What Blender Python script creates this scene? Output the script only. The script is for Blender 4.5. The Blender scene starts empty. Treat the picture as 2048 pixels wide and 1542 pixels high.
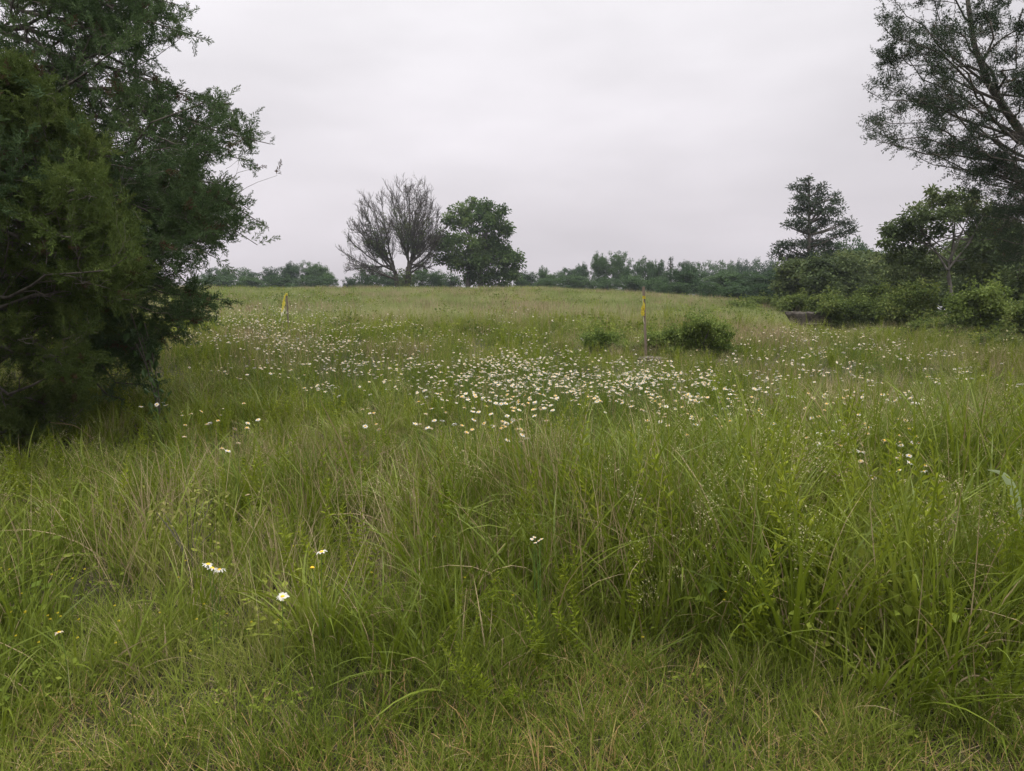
import bpy, math, random
import numpy as np

rng = np.random.default_rng(11)
random.seed(5)
S = bpy.context.scene

# ------------------------------------------------------------------ camera, sky, sun, exposure
CAMZ = 1.6
F = 1462.0                       # focal length in photo pixels (2048 wide)
PITCH = math.atan(171 / F)
cam_d = bpy.data.cameras.new("camera")
cam_d.sensor_width = 36
cam_d.lens = 36 * F / 2048
cam_d.clip_start = 0.05
cam_d.clip_end = 3000
cam = bpy.data.objects.new("camera", cam_d)
S.collection.objects.link(cam)
cam.location = (0, 0, CAMZ)
cam.rotation_euler = (math.pi / 2 - PITCH, 0, 0)
S.camera = cam

world = bpy.data.worlds.new("World")
S.world = world
world.use_nodes = True
wt = world.node_tree
for n in list(wt.nodes):
    wt.nodes.remove(n)


def N(t, typ, **kw):
    n = t.nodes.new(typ)
    for k, v in kw.items():
        setattr(n, k, v)
    return n


SUN_EL, SUN_AZ = math.radians(62), math.radians(-25)
out = N(wt, 'ShaderNodeOutputWorld')
add = N(wt, 'ShaderNodeAddShader')
bg1 = N(wt, 'ShaderNodeBackground')
bg2 = N(wt, 'ShaderNodeBackground')
sky = N(wt, 'ShaderNodeTexSky', sky_type='NISHITA', sun_disc=False)
sky.sun_elevation = SUN_EL
sky.sun_rotation = SUN_AZ
sky.dust_density = 4.0
hs = N(wt, 'ShaderNodeHueSaturation')
hs.inputs['Saturation'].default_value = 0.25
wt.links.new(sky.outputs[0], hs.inputs['Color'])
wt.links.new(hs.outputs[0], bg1.inputs[0])
bg1.inputs[1].default_value = 0.008
tc = N(wt, 'ShaderNodeTexCoord')
sp = N(wt, 'ShaderNodeSeparateXYZ')
wt.links.new(tc.outputs['Generated'], sp.inputs[0])
ramp = N(wt, 'ShaderNodeValToRGB')
cr = ramp.color_ramp
cr.elements[0].position = 0.0
cr.elements[0].color = (0.655, 0.600, 0.640, 1)
cr.elements[1].position = 1.0
cr.elements[1].color = (1.0, 0.99, 1.0, 1)
for p, c in ((0.07, (0.660, 0.615, 0.655, 1)), (0.18, (0.720, 0.685, 0.725, 1)), (0.33, (0.790, 0.765, 0.800, 1)), (0.50, (0.86, 0.85, 0.87, 1))):
    e = cr.elements.new(p)
    e.color = c
wt.links.new(sp.outputs['Z'], ramp.inputs[0])
# soft cloud mottling
mp = N(wt, 'ShaderNodeMapping')
mp.inputs['Scale'].default_value = (1.2, 1.2, 4.0)
wt.links.new(tc.outputs['Generated'], mp.inputs['Vector'])
nz = N(wt, 'ShaderNodeTexNoise')
nz.inputs['Scale'].default_value = 1.9
nz.inputs['Detail'].default_value = 5
nz.inputs['Roughness'].default_value = 0.45
wt.links.new(mp.outputs[0], nz.inputs['Vector'])
nr = N(wt, 'ShaderNodeMapRange')
nr.inputs['From Min'].default_value = 0.3
nr.inputs['From Max'].default_value = 0.7
nr.inputs['To Min'].default_value = 0.84
nr.inputs['To Max'].default_value = 1.13
wt.links.new(nz.outputs['Fac'], nr.inputs['Value'])
gd = N(wt, 'ShaderNodeVectorMath', operation='DOT_PRODUCT')
gd.inputs[1].default_value = (-0.10, 0.90, 0.42)
wt.links.new(tc.outputs['Generated'], gd.inputs[0])
gr = N(wt, 'ShaderNodeMapRange', interpolation_type='SMOOTHSTEP')
gr.inputs['From Min'].default_value = 0.80
gr.inputs['From Max'].default_value = 1.0
gr.inputs['To Min'].default_value = 0.955
gr.inputs['To Max'].default_value = 1.075
wt.links.new(gd.outputs['Value'], gr.inputs['Value'])
gm_ = N(wt, 'ShaderNodeMath', operation='MULTIPLY')
wt.links.new(gr.outputs[0], gm_.inputs[0])
wt.links.new(nr.outputs[0], gm_.inputs[1])
mul = N(wt, 'ShaderNodeVectorMath', operation='SCALE')
wt.links.new(ramp.outputs[0], mul.inputs[0])
wt.links.new(gm_.outputs[0], mul.inputs['Scale'])
wt.links.new(mul.outputs[0], bg2.inputs[0])
# an overcast sky is brighter towards the zenith
zr = N(wt, 'ShaderNodeMapRange')
zr.inputs['From Min'].default_value = 0.42
zr.inputs['From Max'].default_value = 1.0
zr.inputs['To Min'].default_value = 1.0
zr.inputs['To Max'].default_value = 4.6
wt.links.new(sp.outputs['Z'], zr.inputs['Value'])
wt.links.new(zr.outputs[0], bg2.inputs[1])
wt.links.new(bg1.outputs[0], add.inputs[0])
wt.links.new(bg2.outputs[0], add.inputs[1])
wt.links.new(add.outputs[0], out.inputs[0])

sl = bpy.data.lights.new("sun", 'SUN')
sl.energy = 1.5
sl.angle = math.radians(12)
sl.color = (1.0, 0.95, 0.86)
so = bpy.data.objects.new("sun", sl)
S.collection.objects.link(so)
# light comes from high up, a little behind the field and to the right
sd = np.array([math.sin(-SUN_AZ) * math.cos(SUN_EL), math.cos(SUN_AZ) * math.cos(SUN_EL), math.sin(SUN_EL)])
from mathutils import Vector
so.rotation_euler = Vector(-sd).to_track_quat('-Z', 'Y').to_euler()
so.location = (10, 10, 30)

S.view_settings.view_transform = 'Standard'
S.view_settings.look = 'None'
S.view_settings.exposure = 0.0
S.view_settings.gamma = 1.0
S.view_settings.use_curve_mapping = False
S.cycles.max_bounces = 8
S.cycles.diffuse_bounces = 4
S.cycles.glossy_bounces = 2
S.cycles.transmission_bounces = 4
S.cycles.volume_bounces = 1
S.cycles.transparent_max_bounces = 8
S.cycles.use_denoising = True
S.cycles.denoiser = 'OPENIMAGEDENOISE'
S.cycles.denoising_input_passes = 'RGB_ALBEDO_NORMAL'
S.cycles.denoising_prefilter = 'ACCURATE'

# ------------------------------------------------------------------ helpers


def ss(a, b, x):
    t = np.clip((x - a) / (b - a), 0, 1)
    return t * t * (3 - 2 * t)


def gz(x, y):
    """ground height"""
    x = np.asarray(x, float)
    y = np.asarray(y, float)
    p = 0.046 * np.clip(y, -30, 400)
    over = np.clip(y - 38, 0, None)
    p = p - 0.00105 * np.minimum(over, 40) ** 2 - 0.084 * np.clip(over - 40, 0, None)
    p = np.maximum(p, -6)
    r = np.clip(x - 1.2, 0, 60)
    f = ss(6, 34, y)
    p = p - (0.074 * r * (r / (r + 4.5))) * f
    p = p + 0.05 * np.sin(x * 0.45 + 1.0) * np.sin(y * 0.37) + 0.10 * np.sin(x * 0.13 + 2) * np.sin(y * 0.11 + 0.5) * ss(5, 20, y)
    return p


def vn(x, y, sc, seed=0):
    """value noise 0..1"""
    g = np.random.default_rng(seed + 100).random((64, 64))
    x = np.asarray(x, float) / sc
    y = np.asarray(y, float) / sc
    xi = np.floor(x).astype(int)
    yi = np.floor(y).astype(int)
    fx = x - xi
    fy = y - yi
    fx = fx * fx * (3 - 2 * fx)
    fy = fy * fy * (3 - 2 * fy)
    a = g[xi % 64, yi % 64]
    b = g[(xi + 1) % 64, yi % 64]
    c = g[xi % 64, (yi + 1) % 64]
    d = g[(xi + 1) % 64, (yi + 1) % 64]
    return (a * (1 - fx) + b * fx) * (1 - fy) + (c * (1 - fx) + d * fx) * fy


cp, spi = math.cos(PITCH), math.sin(PITCH)


def ray(px, py):
    u = (np.asarray(px, float) - 1024) / F
    v = (771 - np.asarray(py, float)) / F
    y = cp + v * spi
    z = -spi + v * cp
    return u / y, z / y            # per metre of depth


def at(px, py, D):
    sx, sz = ray(px, py)
    return np.stack([sx * D, np.ones_like(sx) * D, CAMZ + sz * D], -1)


def proj(P):
    P = np.asarray(P, float)
    y = P[..., 1]
    z = P[..., 2] - CAMZ
    d = y * cp - z * spi
    v = y * spi + z * cp
    return 1024 + F * P[..., 0] / d, 771 - F * v / d


def on_ground(px, py, hh=0.0):
    """where the view line of a photo pixel meets the height hh above the ground"""
    sx, sz = ray(px, py)
    D = np.geomspace(2.0, 60, 500)
    X = np.multiply.outer(sx, D)
    Zr = CAMZ + np.multiply.outer(sz, D)
    G = gz(X, D[None] if X.ndim > 1 else D) + np.asarray(hh)[..., None]
    below = Zr < G
    i = np.argmax(below, -1)
    ok = below.any(-1)
    Dh = D[i]
    return sx * Dh, Dh, ok


class Geo:
    def __init__(s):
        s.V, s.Q, s.T, s.QM, s.TM, s.R = [], [], [], [], [], []
        s.n = 0

    def add(s, V, Q=None, T=None, mat=0, rnd=None, QM=None, TM=None):
        V = np.asarray(V, np.float32).reshape(-1, 3)
        s.V.append(V)
        if rnd is None:
            rnd = np.full(len(V), rng.random())
        s.R.append(np.broadcast_to(np.asarray(rnd, np.float32), (len(V),)).copy())
        if Q is not None and len(Q):
            Q = np.asarray(Q, np.int32).reshape(-1, 4) + s.n
            s.Q.append(Q)
            s.QM.append(np.full(len(Q), mat, np.int32) if QM is None else QM)
        if T is not None and len(T):
            T = np.asarray(T, np.int32).reshape(-1, 3) + s.n
            s.T.append(T)
            s.TM.append(np.full(len(T), mat, np.int32) if TM is None else TM)
        s.n += len(V)
        return s

    def arrays(s):
        V = np.concatenate(s.V) if s.V else np.zeros((0, 3), np.float32)
        Q = np.concatenate(s.Q) if s.Q else np.zeros((0, 4), np.int32)
        T = np.concatenate(s.T) if s.T else np.zeros((0, 3), np.int32)
        QM = np.concatenate(s.QM) if s.QM else np.zeros(0, np.int32)
        TM = np.concatenate(s.TM) if s.TM else np.zeros(0, np.int32)
        R = np.concatenate(s.R) if s.R else np.zeros(0, np.float32)
        return V, Q, T, QM, TM, R

    def rep(s, tpl, Rm, loc, scale, rnd_mix=0.5):
        """many copies of a template Geo as real faces"""
        V, Q, T, QM, TM, R = tpl.arrays()
        n = len(loc)
        if n == 0:
            return s
        W = np.einsum('nij,vj->nvi', Rm, V) * np.asarray(scale).reshape(-1, 1, 1) + loc[:, None, :]
        off = (np.arange(n) * len(V))[:, None, None]
        rr = (R[None] * (1 - rnd_mix) + rng.random(n)[:, None] * rnd_mix)
        s.add(W.reshape(-1, 3), (Q[None] + off).reshape(-1, 4), (T[None] + off).reshape(-1, 3), rnd=rr.reshape(-1),
              QM=np.tile(QM, n), TM=np.tile(TM, n))
        return s

    def mesh(s, name, mats, smooth=False):
        V, Q, T, QM, TM, R = s.arrays()
        me = bpy.data.meshes.new(name)
        me.vertices.add(len(V))
        me.vertices.foreach_set("co", V.ravel())
        nl = Q.size + T.size
        me.loops.add(nl)
        me.loops.foreach_set("vertex_index", np.concatenate([Q.ravel(), T.ravel()]).astype(np.int32))
        me.polygons.add(len(Q) + len(T))
        st = np.concatenate([np.arange(len(Q)) * 4, len(Q) * 4 + np.arange(len(T)) * 3]).astype(np.int32)
        me.polygons.foreach_set("loop_start", st)
        me.polygons.foreach_set("material_index", np.concatenate([QM, TM]).astype(np.int32))
        me.polygons.foreach_set("use_smooth", np.full(len(st), smooth))
        me.update(calc_edges=True)
        a = me.attributes.new("rnd", 'FLOAT', 'POINT')
        a.data.foreach_set("value", R.astype(np.float32))
        for m in mats:
            me.materials.append(m)
        return me

    def obj(s, name, mats, parent=None, smooth=False, loc=None):
        if loc is not None:
            s.V = [v - np.asarray(loc, np.float32) for v in s.V]
        o = bpy.data.objects.new(name, s.mesh(name, mats, smooth))
        S.collection.objects.link(o)
        if loc is not None and parent is None:
            o.location = loc
        if parent is not None:
            o.parent = parent
        return o


def tag(o, label=None, cat=None, group=None, kind=None):
    if label:
        o["label"] = label
    if cat:
        o["category"] = cat
    if group:
        o["group"] = group
    if kind:
        o["kind"] = kind
    return o


def empty(name, loc=(0, 0, 0)):
    o = bpy.data.objects.new(name, None)
    o.empty_display_size = 0.2
    S.collection.objects.link(o)
    o.location = loc
    return o


def unit(a):
    return a / np.maximum(np.linalg.norm(a, axis=-1, keepdims=True), 1e-9)


def frames(tan, roll=None):
    """rotation matrices whose z axis follows tan"""
    z = unit(np.asarray(tan, float))
    ref = np.where(np.abs(z[..., 2:3]) > 0.95, np.array([1.0, 0, 0]), np.array([0, 0, 1.0]))
    x = unit(np.cross(ref, z))
    y = np.cross(z, x)
    if roll is not None:
        c, s_ = np.cos(roll)[..., None], np.sin(roll)[..., None]
        x, y = x * c + y * s_, y * c - x * s_
    return np.stack([x, y, z], -1)


def tubes(G, P, R, sides=4, mat=0, rnd=None):
    """P (n,K,3) centre lines, R (n,K) radii"""
    P = np.asarray(P, float)
    R = np.asarray(R, float)
    n, K, _ = P.shape
    tan = np.gradient(P, axis=1)
    Fm = frames(tan)
    a = np.arange(sides) * 2 * math.pi / sides
    circ = np.stack([np.cos(a), np.sin(a), 0 * a], -1)
    W = np.einsum('nkij,sj->nksi', Fm, circ) * R[:, :, None, None] + P[:, :, None, :]
    idx = np.arange(n * K * sides).reshape(n, K, sides)
    a0 = idx[:, :-1, :]
    b0 = idx[:, 1:, :]
    Q = np.stack([a0, np.roll(a0, -1, 2), np.roll(b0, -1, 2), b0], -1)
    rr = np.repeat(rng.random(n) if rnd is None else rnd, K * sides)
    G.add(W.reshape(-1, 3), Q.reshape(-1, 4), mat=mat, rnd=rr)
    return G


def resample(pts, K):
    pts = np.asarray(pts, float)
    d = np.r_[0, np.cumsum(np.linalg.norm(np.diff(pts, axis=0), axis=1))]
    # smooth: Catmull-like through cubic interpolation of a dense polyline
    t = np.linspace(0, d[-1], K)
    return np.stack([np.interp(t, d, pts[:, i]) for i in range(3)], -1)


def bez(a, b, c, K):
    t = np.linspace(0, 1, K)[:, None]
    return (1 - t) ** 2 * np.asarray(a) + 2 * t * (1 - t) * np.asarray(b) + t * t * np.asarray(c)


def grow(P, R, nch, t0, t1, ang, ratio, up=0.0, jit=0.08, K=5, taper=0.5, rratio=0.5, flat=0.0, shrink=0.5, rmin=0.002, lens=None):
    """child branches for every parent branch; returns (n*nch,K,3), radii"""
    n, Kp, _ = P.shape
    t = t0 + (t1 - t0) * (np.arange(nch)[None] + rng.random((n, nch))) / nch
    f = t * (Kp - 1)
    i = np.minimum(f.astype(int), Kp - 2)
    w = (f - i)[..., None]
    ar = np.arange(n)[:, None]
    base = P[ar, i] * (1 - w) + P[ar, i + 1] * w
    rad = R[ar, i] * (1 - w[..., 0]) + R[ar, i + 1] * w[..., 0]
    tan = unit(P[ar, i + 1] - P[ar, i])
    roll = rng.random((n, nch)) * 2 * math.pi
    Fm = frames(tan, roll)
    an = ang * (0.75 + 0.5 * rng.random((n, nch)))
    d = Fm[..., 0] * np.sin(an)[..., None] + tan * np.cos(an)[..., None]
    d[..., 2] *= (1 - flat)
    d[..., 2] += up * 0.5
    d = unit(d)
    L = (np.linalg.norm(P[:, -1] - P[:, 0], axis=1) if lens is None else lens)[:, None] * ratio * (1 - shrink * t) * (0.7 + 0.6 * rng.random((n, nch)))
    s = np.linspace(0, 1, K)
    C = base[..., None, :] + d[..., None, :] * (L[..., None] * s)[..., None]
    C[..., 2] += up * (L[..., None] * s ** 2) * 0.5
    C += rng.normal(0, 1, C.shape) * jit * L[..., None, None] * (s[:, None] > 0) * 0.5
    r0 = np.maximum(rad * rratio, rmin)
    RR = r0[..., None] * (1 - (1 - taper) * s)
    return C.reshape(-1, K, 3), RR.reshape(-1, K)


def blades(n, base, L, W, az, lean, bend, segs=4, power=1.3, taper=1.8):
    t = np.linspace(0, 1, segs + 1)
    th = lean[:, None] + bend[:, None] * t[None] ** power
    st = (L / segs)[:, None]
    hx = np.cumsum(np.c_[np.zeros(n), (np.sin(th[:, :-1]) * st)], 1)
    hz = np.cumsum(np.c_[np.zeros(n), (np.cos(th[:, :-1]) * st)], 1)
    ca, sa = np.cos(az)[:, None], np.sin(az)[:, None]
    C = np.stack([base[:, 0:1] + hx * ca, base[:, 1:2] + hx * sa, base[:, 2:3] + hz], -1)
    a2 = az + rng.normal(0, 0.5, n)
    wd = np.stack([-np.sin(a2), np.cos(a2), rng.normal(0, .25, n)], -1)
    w = W[:, None] * (1 - t[None] ** taper) * np.minimum(1, 0.45 + 2.2 * t[None])
    V = np.empty((n, 2 * segs + 1, 3))
    V[:, 0:2 * segs:2] = C[:, :-1] - wd[:, None] * w[:, :-1, None] * .5
    V[:, 1:2 * segs:2] = C[:, :-1] + wd[:, None] * w[:, :-1, None] * .5
    V[:, -1] = C[:, -1]
    m = 2 * segs + 1
    q = np.array([[2 * k, 2 * k + 1, 2 * k + 3, 2 * k + 2] for k in range(segs - 1)])
    tt = np.array([[2 * segs - 2, 2 * segs - 1, 2 * segs]])
    off = (np.arange(n) * m)[:, None, None]
    return V.reshape(-1, 3), (q[None] + off).reshape(-1, 4), (tt[None] + off).reshape(-1, 3), m, C


def add_blades(G, n, radius, L, W, lean, bend, mat=0, segs=4, base=None, az=None, taper=1.8):
    r = radius * np.sqrt(rng.random(n))
    a = rng.random(n) * 2 * math.pi
    if base is None:
        base = np.stack([r * np.cos(a), r * np.sin(a), np.full(n, -0.03)], -1)
    if az is None:
        az = a + rng.normal(0, 0.9, n)
    u = lambda q: q[0] + (q[1] - q[0]) * rng.random(n)
    V, Q, T, m, C = blades(n, base, u(L), u(W), az, u(lean), u(bend), segs, taper=taper)
    G.add(V, Q, T, mat=mat, rnd=np.repeat(rng.random(n), m))
    return C


def add_leaves(G, P, nrm, size, mat=0, aspect=0.55, rnd=None, droop=0.15, flat=False):
    """pointed leaf: four triangles folded along the midrib; P base points, nrm pointing direction of the leaf"""
    n = len(P)
    d = unit(nrm)
    Fm = frames(d, rng.normal(0, .55, n) if flat else rng.random(n) * 2 * math.pi)
    x, y = Fm[..., 0], Fm[..., 1]
    size = np.broadcast_to(size, (n,))[:, None]
    V = np.empty((n, 4, 3))
    V[:, 0] = P
    V[:, 1] = P + d * size * .45 + x * size * aspect * .5 + y * size * .10
    V[:, 2] = P + d * size + np.array([0, 0, -1]) * size * droop
    V[:, 3] = P + d * size * .45 - x * size * aspect * .5 + y * size * .10
    t = np.array([[0, 1, 2], [0, 2, 3]])
    T = (t[None] + (np.arange(n) * 4)[:, None, None]).reshape(-1, 3)
    r = rng.random(n) if rnd is None else rnd
    G.add(V.reshape(-1, 3), T=T, mat=mat, rnd=np.repeat(r, 4))


def rdir(n):
    return unit(rng.normal(0, 1, (n, 3)))


# ------------------------------------------------------------------ materials
def leafmat(name, cols, transl=0.3, rough=0.6, patch=0.35, patch_scale=0.9, spec=0.05, inst=0.4, dry=None):
    """foliage: colour runs through cols by a random number per leaf and plant, with broad natural patches"""
    m = bpy.data.materials.new(name)
    m.use_nodes = True
    t = m.node_tree
    for n in list(t.nodes):
        t.nodes.remove(n)
    o = N(t, 'ShaderNodeOutputMaterial')
    at_ = N(t, 'ShaderNodeAttribute', attribute_name='rnd')
    oi = N(t, 'ShaderNodeObjectInfo')
    ge = N(t, 'ShaderNodeNewGeometry')
    no = N(t, 'ShaderNodeTexNoise')
    no.inputs['Scale'].default_value = patch_scale
    no.inputs['Detail'].default_value = 3
    t.links.new(ge.outputs['Position'], no.inputs['Vector'])
    # f = rnd*(1-inst-patch) + obj*inst + noise*patch
    a = N(t, 'ShaderNodeMath', operation='MULTIPLY')
    a.inputs[1].default_value = 1 - inst - patch
    t.links.new(at_.outputs['Fac'], a.inputs[0])
    b = N(t, 'ShaderNodeMath', operation='MULTIPLY_ADD')
    b.inputs[1].default_value = inst
    t.links.new(oi.outputs['Random'], b.inputs[0])
    t.links.new(a.outputs[0], b.inputs[2])
    mr = N(t, 'ShaderNodeMapRange')
    mr.inputs['From Min'].default_value = 0.35
    mr.inputs['From Max'].default_value = 0.65
    t.links.new(no.outputs['Fac'], mr.inputs['Value'])
    c = N(t, 'ShaderNodeMath', operation='MULTIPLY_ADD')
    c.inputs[1].default_value = patch
    t.links.new(mr.outputs[0], c.inputs[0])
    t.links.new(b.outputs[0], c.inputs[2])
    r = N(t, 'ShaderNodeValToRGB')
    k = r.color_ramp
    while len(k.elements) > 2:
        k.elements.remove(k.elements[-1])
    k.elements[0].position = 0.1
    k.elements[0].color = (*cols[0], 1)
    k.elements[1].position = 0.9
    k.elements[1].color = (*cols[-1], 1)
    for i, cc in enumerate(cols[1:-1]):
        e = k.elements.new(0.1 + 0.8 * (i + 1) / (len(cols) - 1))
        e.color = (*cc, 1)
    t.links.new(c.outputs[0], r.inputs[0])
    pb = N(t, 'ShaderNodeBsdfPrincipled')
    pb.inputs['Roughness'].default_value = rough
    pb.inputs['Specular IOR Level'].default_value = spec
    t.links.new(r.outputs[0], pb.inputs['Base Color'])
    if transl > 0:
        tr = N(t, 'ShaderNodeBsdfTranslucent')
        t.links.new(r.outputs[0], tr.inputs['Color'])
        mx = N(t, 'ShaderNodeMixShader')
        mx.inputs[0].default_value = transl
        t.links.new(pb.outputs[0], mx.inputs[1])
        t.links.new(tr.outputs[0], mx.inputs[2])
        t.links.new(mx.outputs[0], o.inputs[0])
    else:
        t.links.new(pb.outputs[0], o.inputs[0])
    return m


def noisemat(name, cols, scale=8, rough=0.85, bump=0.3, stretch=(1, 1, 1), detail=8):
    m = bpy.data.materials.new(name)
    m.use_nodes = True
    t = m.node_tree
    pb = t.nodes['Principled BSDF']
    pb.inputs['Roughness'].default_value = rough
    pb.inputs['Specular IOR Level'].default_value = 0.2
    tc_ = N(t, 'ShaderNodeTexCoord')
    mp_ = N(t, 'ShaderNodeMapping')
    mp_.inputs['Scale'].default_value = stretch
    t.links.new(tc_.outputs['Object'], mp_.inputs[0])
    no = N(t, 'ShaderNodeTexNoise')
    no.inputs['Scale'].default_value = scale
    no.inputs['Detail'].default_value = detail
    no.inputs['Roughness'].default_value = 0.65
    t.links.new(mp_.outputs[0], no.inputs['Vector'])
    r = N(t, 'ShaderNodeValToRGB')
    k = r.color_ramp
    k.elements[0].position = 0.3
    k.elements[0].color = (*cols[0], 1)
    k.elements[1].position = 0.7
    k.elements[1].color = (*cols[-1], 1)
    for i, cc in enumerate(cols[1:-1]):
        e = k.elements.new(0.3 + 0.4 * (i + 1) / (len(cols) - 1))
        e.color = (*cc, 1)
    t.links.new(no.outputs['Fac'], r.inputs[0])
    t.links.new(r.outputs[0], pb.inputs['Base Color'])
    bp = N(t, 'ShaderNodeBump')
    bp.inputs['Strength'].default_value = bump
    bp.inputs['Distance'].default_value = 0.02
    t.links.new(no.outputs['Fac'], bp.inputs['Height'])
    t.links.new(bp.outputs[0], pb.inputs['Normal'])
    return m


M = {}
M['grass'] = leafmat('grass_green', [(0.050, 0.067, 0.010), (0.108, 0.144, 0.018), (0.165, 0.203, 0.030), (0.251, 0.251, 0.075)], .3)
M['broad'] = leafmat('grass_broad_green', [(0.062, 0.086, 0.008), (0.120, 0.159, 0.011), (0.192, 0.228, 0.028)], .35, rough=.5, spec=.2)
M['straw'] = leafmat('dry_straw', [(0.211, 0.149, 0.077), (0.324, 0.248, 0.140), (0.423, 0.347, 0.211)], .2)
M['cutstraw'] = leafmat('cut_straw', [(.22, .14, .055), (.38, .26, .11), (.50, .38, .19)], .2)
M['rust'] = leafmat('dry_rusty_stalk', [(.20, .145, .085), (.30, .225, .14), (.38, .31, .20)], .15)
M['seed'] = leafmat('seed_head_pale', [(0.276, 0.241, 0.115), (0.414, 0.380, 0.207), (0.529, 0.483, 0.287)], .25)
M['gold'] = leafmat('leafy_stem_green', [(0.102, 0.143, 0.010), (0.166, 0.210, 0.017), (0.241, 0.279, 0.024)], .3)
M['goldtip'] = leafmat('leafy_stem_tip', [(.17, .21, .02), (.24, .28, .03)], .35)
M['forb'] = leafmat('broad_leaf_green', [(0.057, 0.089, 0.013), (0.104, 0.144, 0.020), (0.178, 0.220, 0.031), (0.281, 0.307, 0.055)], .3)
M['far'] = leafmat('meadow_green', [(0.114, 0.151, 0.042), (0.183, 0.226, 0.068), (0.250, 0.286, 0.103), (0.318, 0.312, 0.150)], .3, patch=.6, patch_scale=.30)
M['cedar'] = leafmat('cedar_needles', [(0.039, 0.067, 0.027), (0.065, 0.104, 0.041), (0.093, 0.141, 0.054), (0.128, 0.168, 0.068)], .18, patch=.4, patch_scale=1.3, inst=0)
M['cedar_front'] = leafmat('cedar_needles_yellow_green', [(0.044, 0.062, 0.017), (0.071, 0.103, 0.025), (0.108, 0.148, 0.038), (0.153, 0.185, 0.051)], .22, patch=.45, patch_scale=1.5, inst=0)
M['cedar_blue'] = leafmat('cedar_needles_grey_green', [(0.034, 0.050, 0.031), (0.054, 0.077, 0.043), (0.074, 0.102, 0.054)], .15, patch=.3, inst=0)
M['brown_needle'] = leafmat('cedar_dead_needles', [(.07, .045, .025), (.13, .085, .045)], .1, inst=0)
M['oak'] = leafmat('tree_leaves', [(0.044, 0.064, 0.028), (0.071, 0.098, 0.038), (0.109, 0.139, 0.050), (0.157, 0.176, 0.064)], .25, patch=.3, patch_scale=.5, inst=.15)
M['walnut'] = leafmat('walnut_leaves', [(0.043, 0.078, 0.027), (0.074, 0.123, 0.038), (0.117, 0.174, 0.050), (0.166, 0.218, 0.067)], .25, patch=.3, patch_scale=.5, inst=.1)
M['shrub'] = leafmat('shrub_leaves', [(.062, .098, .022), (.110, .160, .034), (.165, .220, .050), (.220, .275, .070)], .28, patch=.35, patch_scale=1.5, inst=0)
M['farleaf'] = leafmat('far_tree_leaves', [(0.024, 0.049, 0.021), (0.041, 0.078, 0.030), (0.064, 0.113, 0.039), (0.085, 0.142, 0.046)], .2, patch=.15, patch_scale=.2, inst=.45)
M['bush'] = leafmat('bush_leaves', [(0.042, 0.065, 0.020), (0.078, 0.110, 0.028), (0.126, 0.163, 0.040), (0.186, 0.205, 0.055)], .28, patch=.35, patch_scale=1.1, inst=0)
M['lightbush'] = leafmat('bush_leaves_light', [(0.083, 0.120, 0.027), (0.126, 0.170, 0.038), (0.175, 0.215, 0.054)], .3, patch=.3, inst=0)
M['vine'] = leafmat('creeper_leaves', [(.03, .065, .015), (.05, .10, .022), (.08, .14, .035)], .2, rough=.4, spec=.3, inst=0)
M['yellowleaf'] = leafmat('sapling_leaves', [(0.160, 0.192, 0.040), (0.240, 0.256, 0.064), (0.336, 0.304, 0.112)], .35, inst=0)
M['bark'] = noisemat('bark', [(.045, .038, .032), (.11, .095, .08), (.19, .165, .14)], 14, stretch=(1, 1, .25))
M['barkgrey'] = noisemat('bark_grey', [(.06, .052, .044), (.14, .125, .11), (.22, .20, .175)], 10, stretch=(1, 1, .25))
M['twig'] = noisemat('dead_twig', [(.14, .12, .10), (.28, .25, .21)], 10)
M['deadbark'] = noisemat('bark_dead', [(.04, .034, .029), (.085, .072, .062)], 6, stretch=(1, 1, .25))
M['petal'] = leafmat('daisy_petal', [(0.483, 0.467, 0.389), (0.575, 0.560, 0.498), (0.606, 0.599, 0.560)], .25, patch=.1, inst=.3)
M['cream'] = leafmat('daisy_petal_cream', [(0.460, 0.366, 0.242), (0.541, 0.453, 0.317), (0.591, 0.525, 0.408)], .25, patch=.1, inst=.4)
M['disc'] = leafmat('daisy_disc', [(.60, .32, .02), (.75, .45, .04)], 0, inst=.2)
M['yellowflower'] = leafmat('yellow_petal', [(.45, .38, .03), (.55, .46, .05)], .2)
M['stem'] = leafmat('daisy_stem', [(.08, .14, .03), (.12, .19, .04)], .1)
M['wood'] = noisemat('weathered_stake_wood', [(.10, .075, .055), (.18, .14, .105), (.25, .20, .15)], 25, stretch=(1, 1, .08))
M['tape'] = leafmat('yellow_flagging', [(.58, .47, .04), (.72, .62, .10)], .35, inst=0)
M['tapewhite'] = leafmat('faded_flagging', [(.60, .56, .36), (.70, .67, .52)], .35, inst=0)
M['stone'] = noisemat('weathered_concrete', [(.03, .026, .021), (.075, .063, .052), (.14, .122, .10)], 7, bump=.8)
M['stonepale'] = noisemat('lime_streak', [(.22, .20, .17), (.45, .42, .37)], 12, bump=.5)
M['slab'] = noisemat('flat_rock', [(.045, .036, .028), (.10, .082, .065), (.17, .145, .12)], 9, bump=.8)

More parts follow.
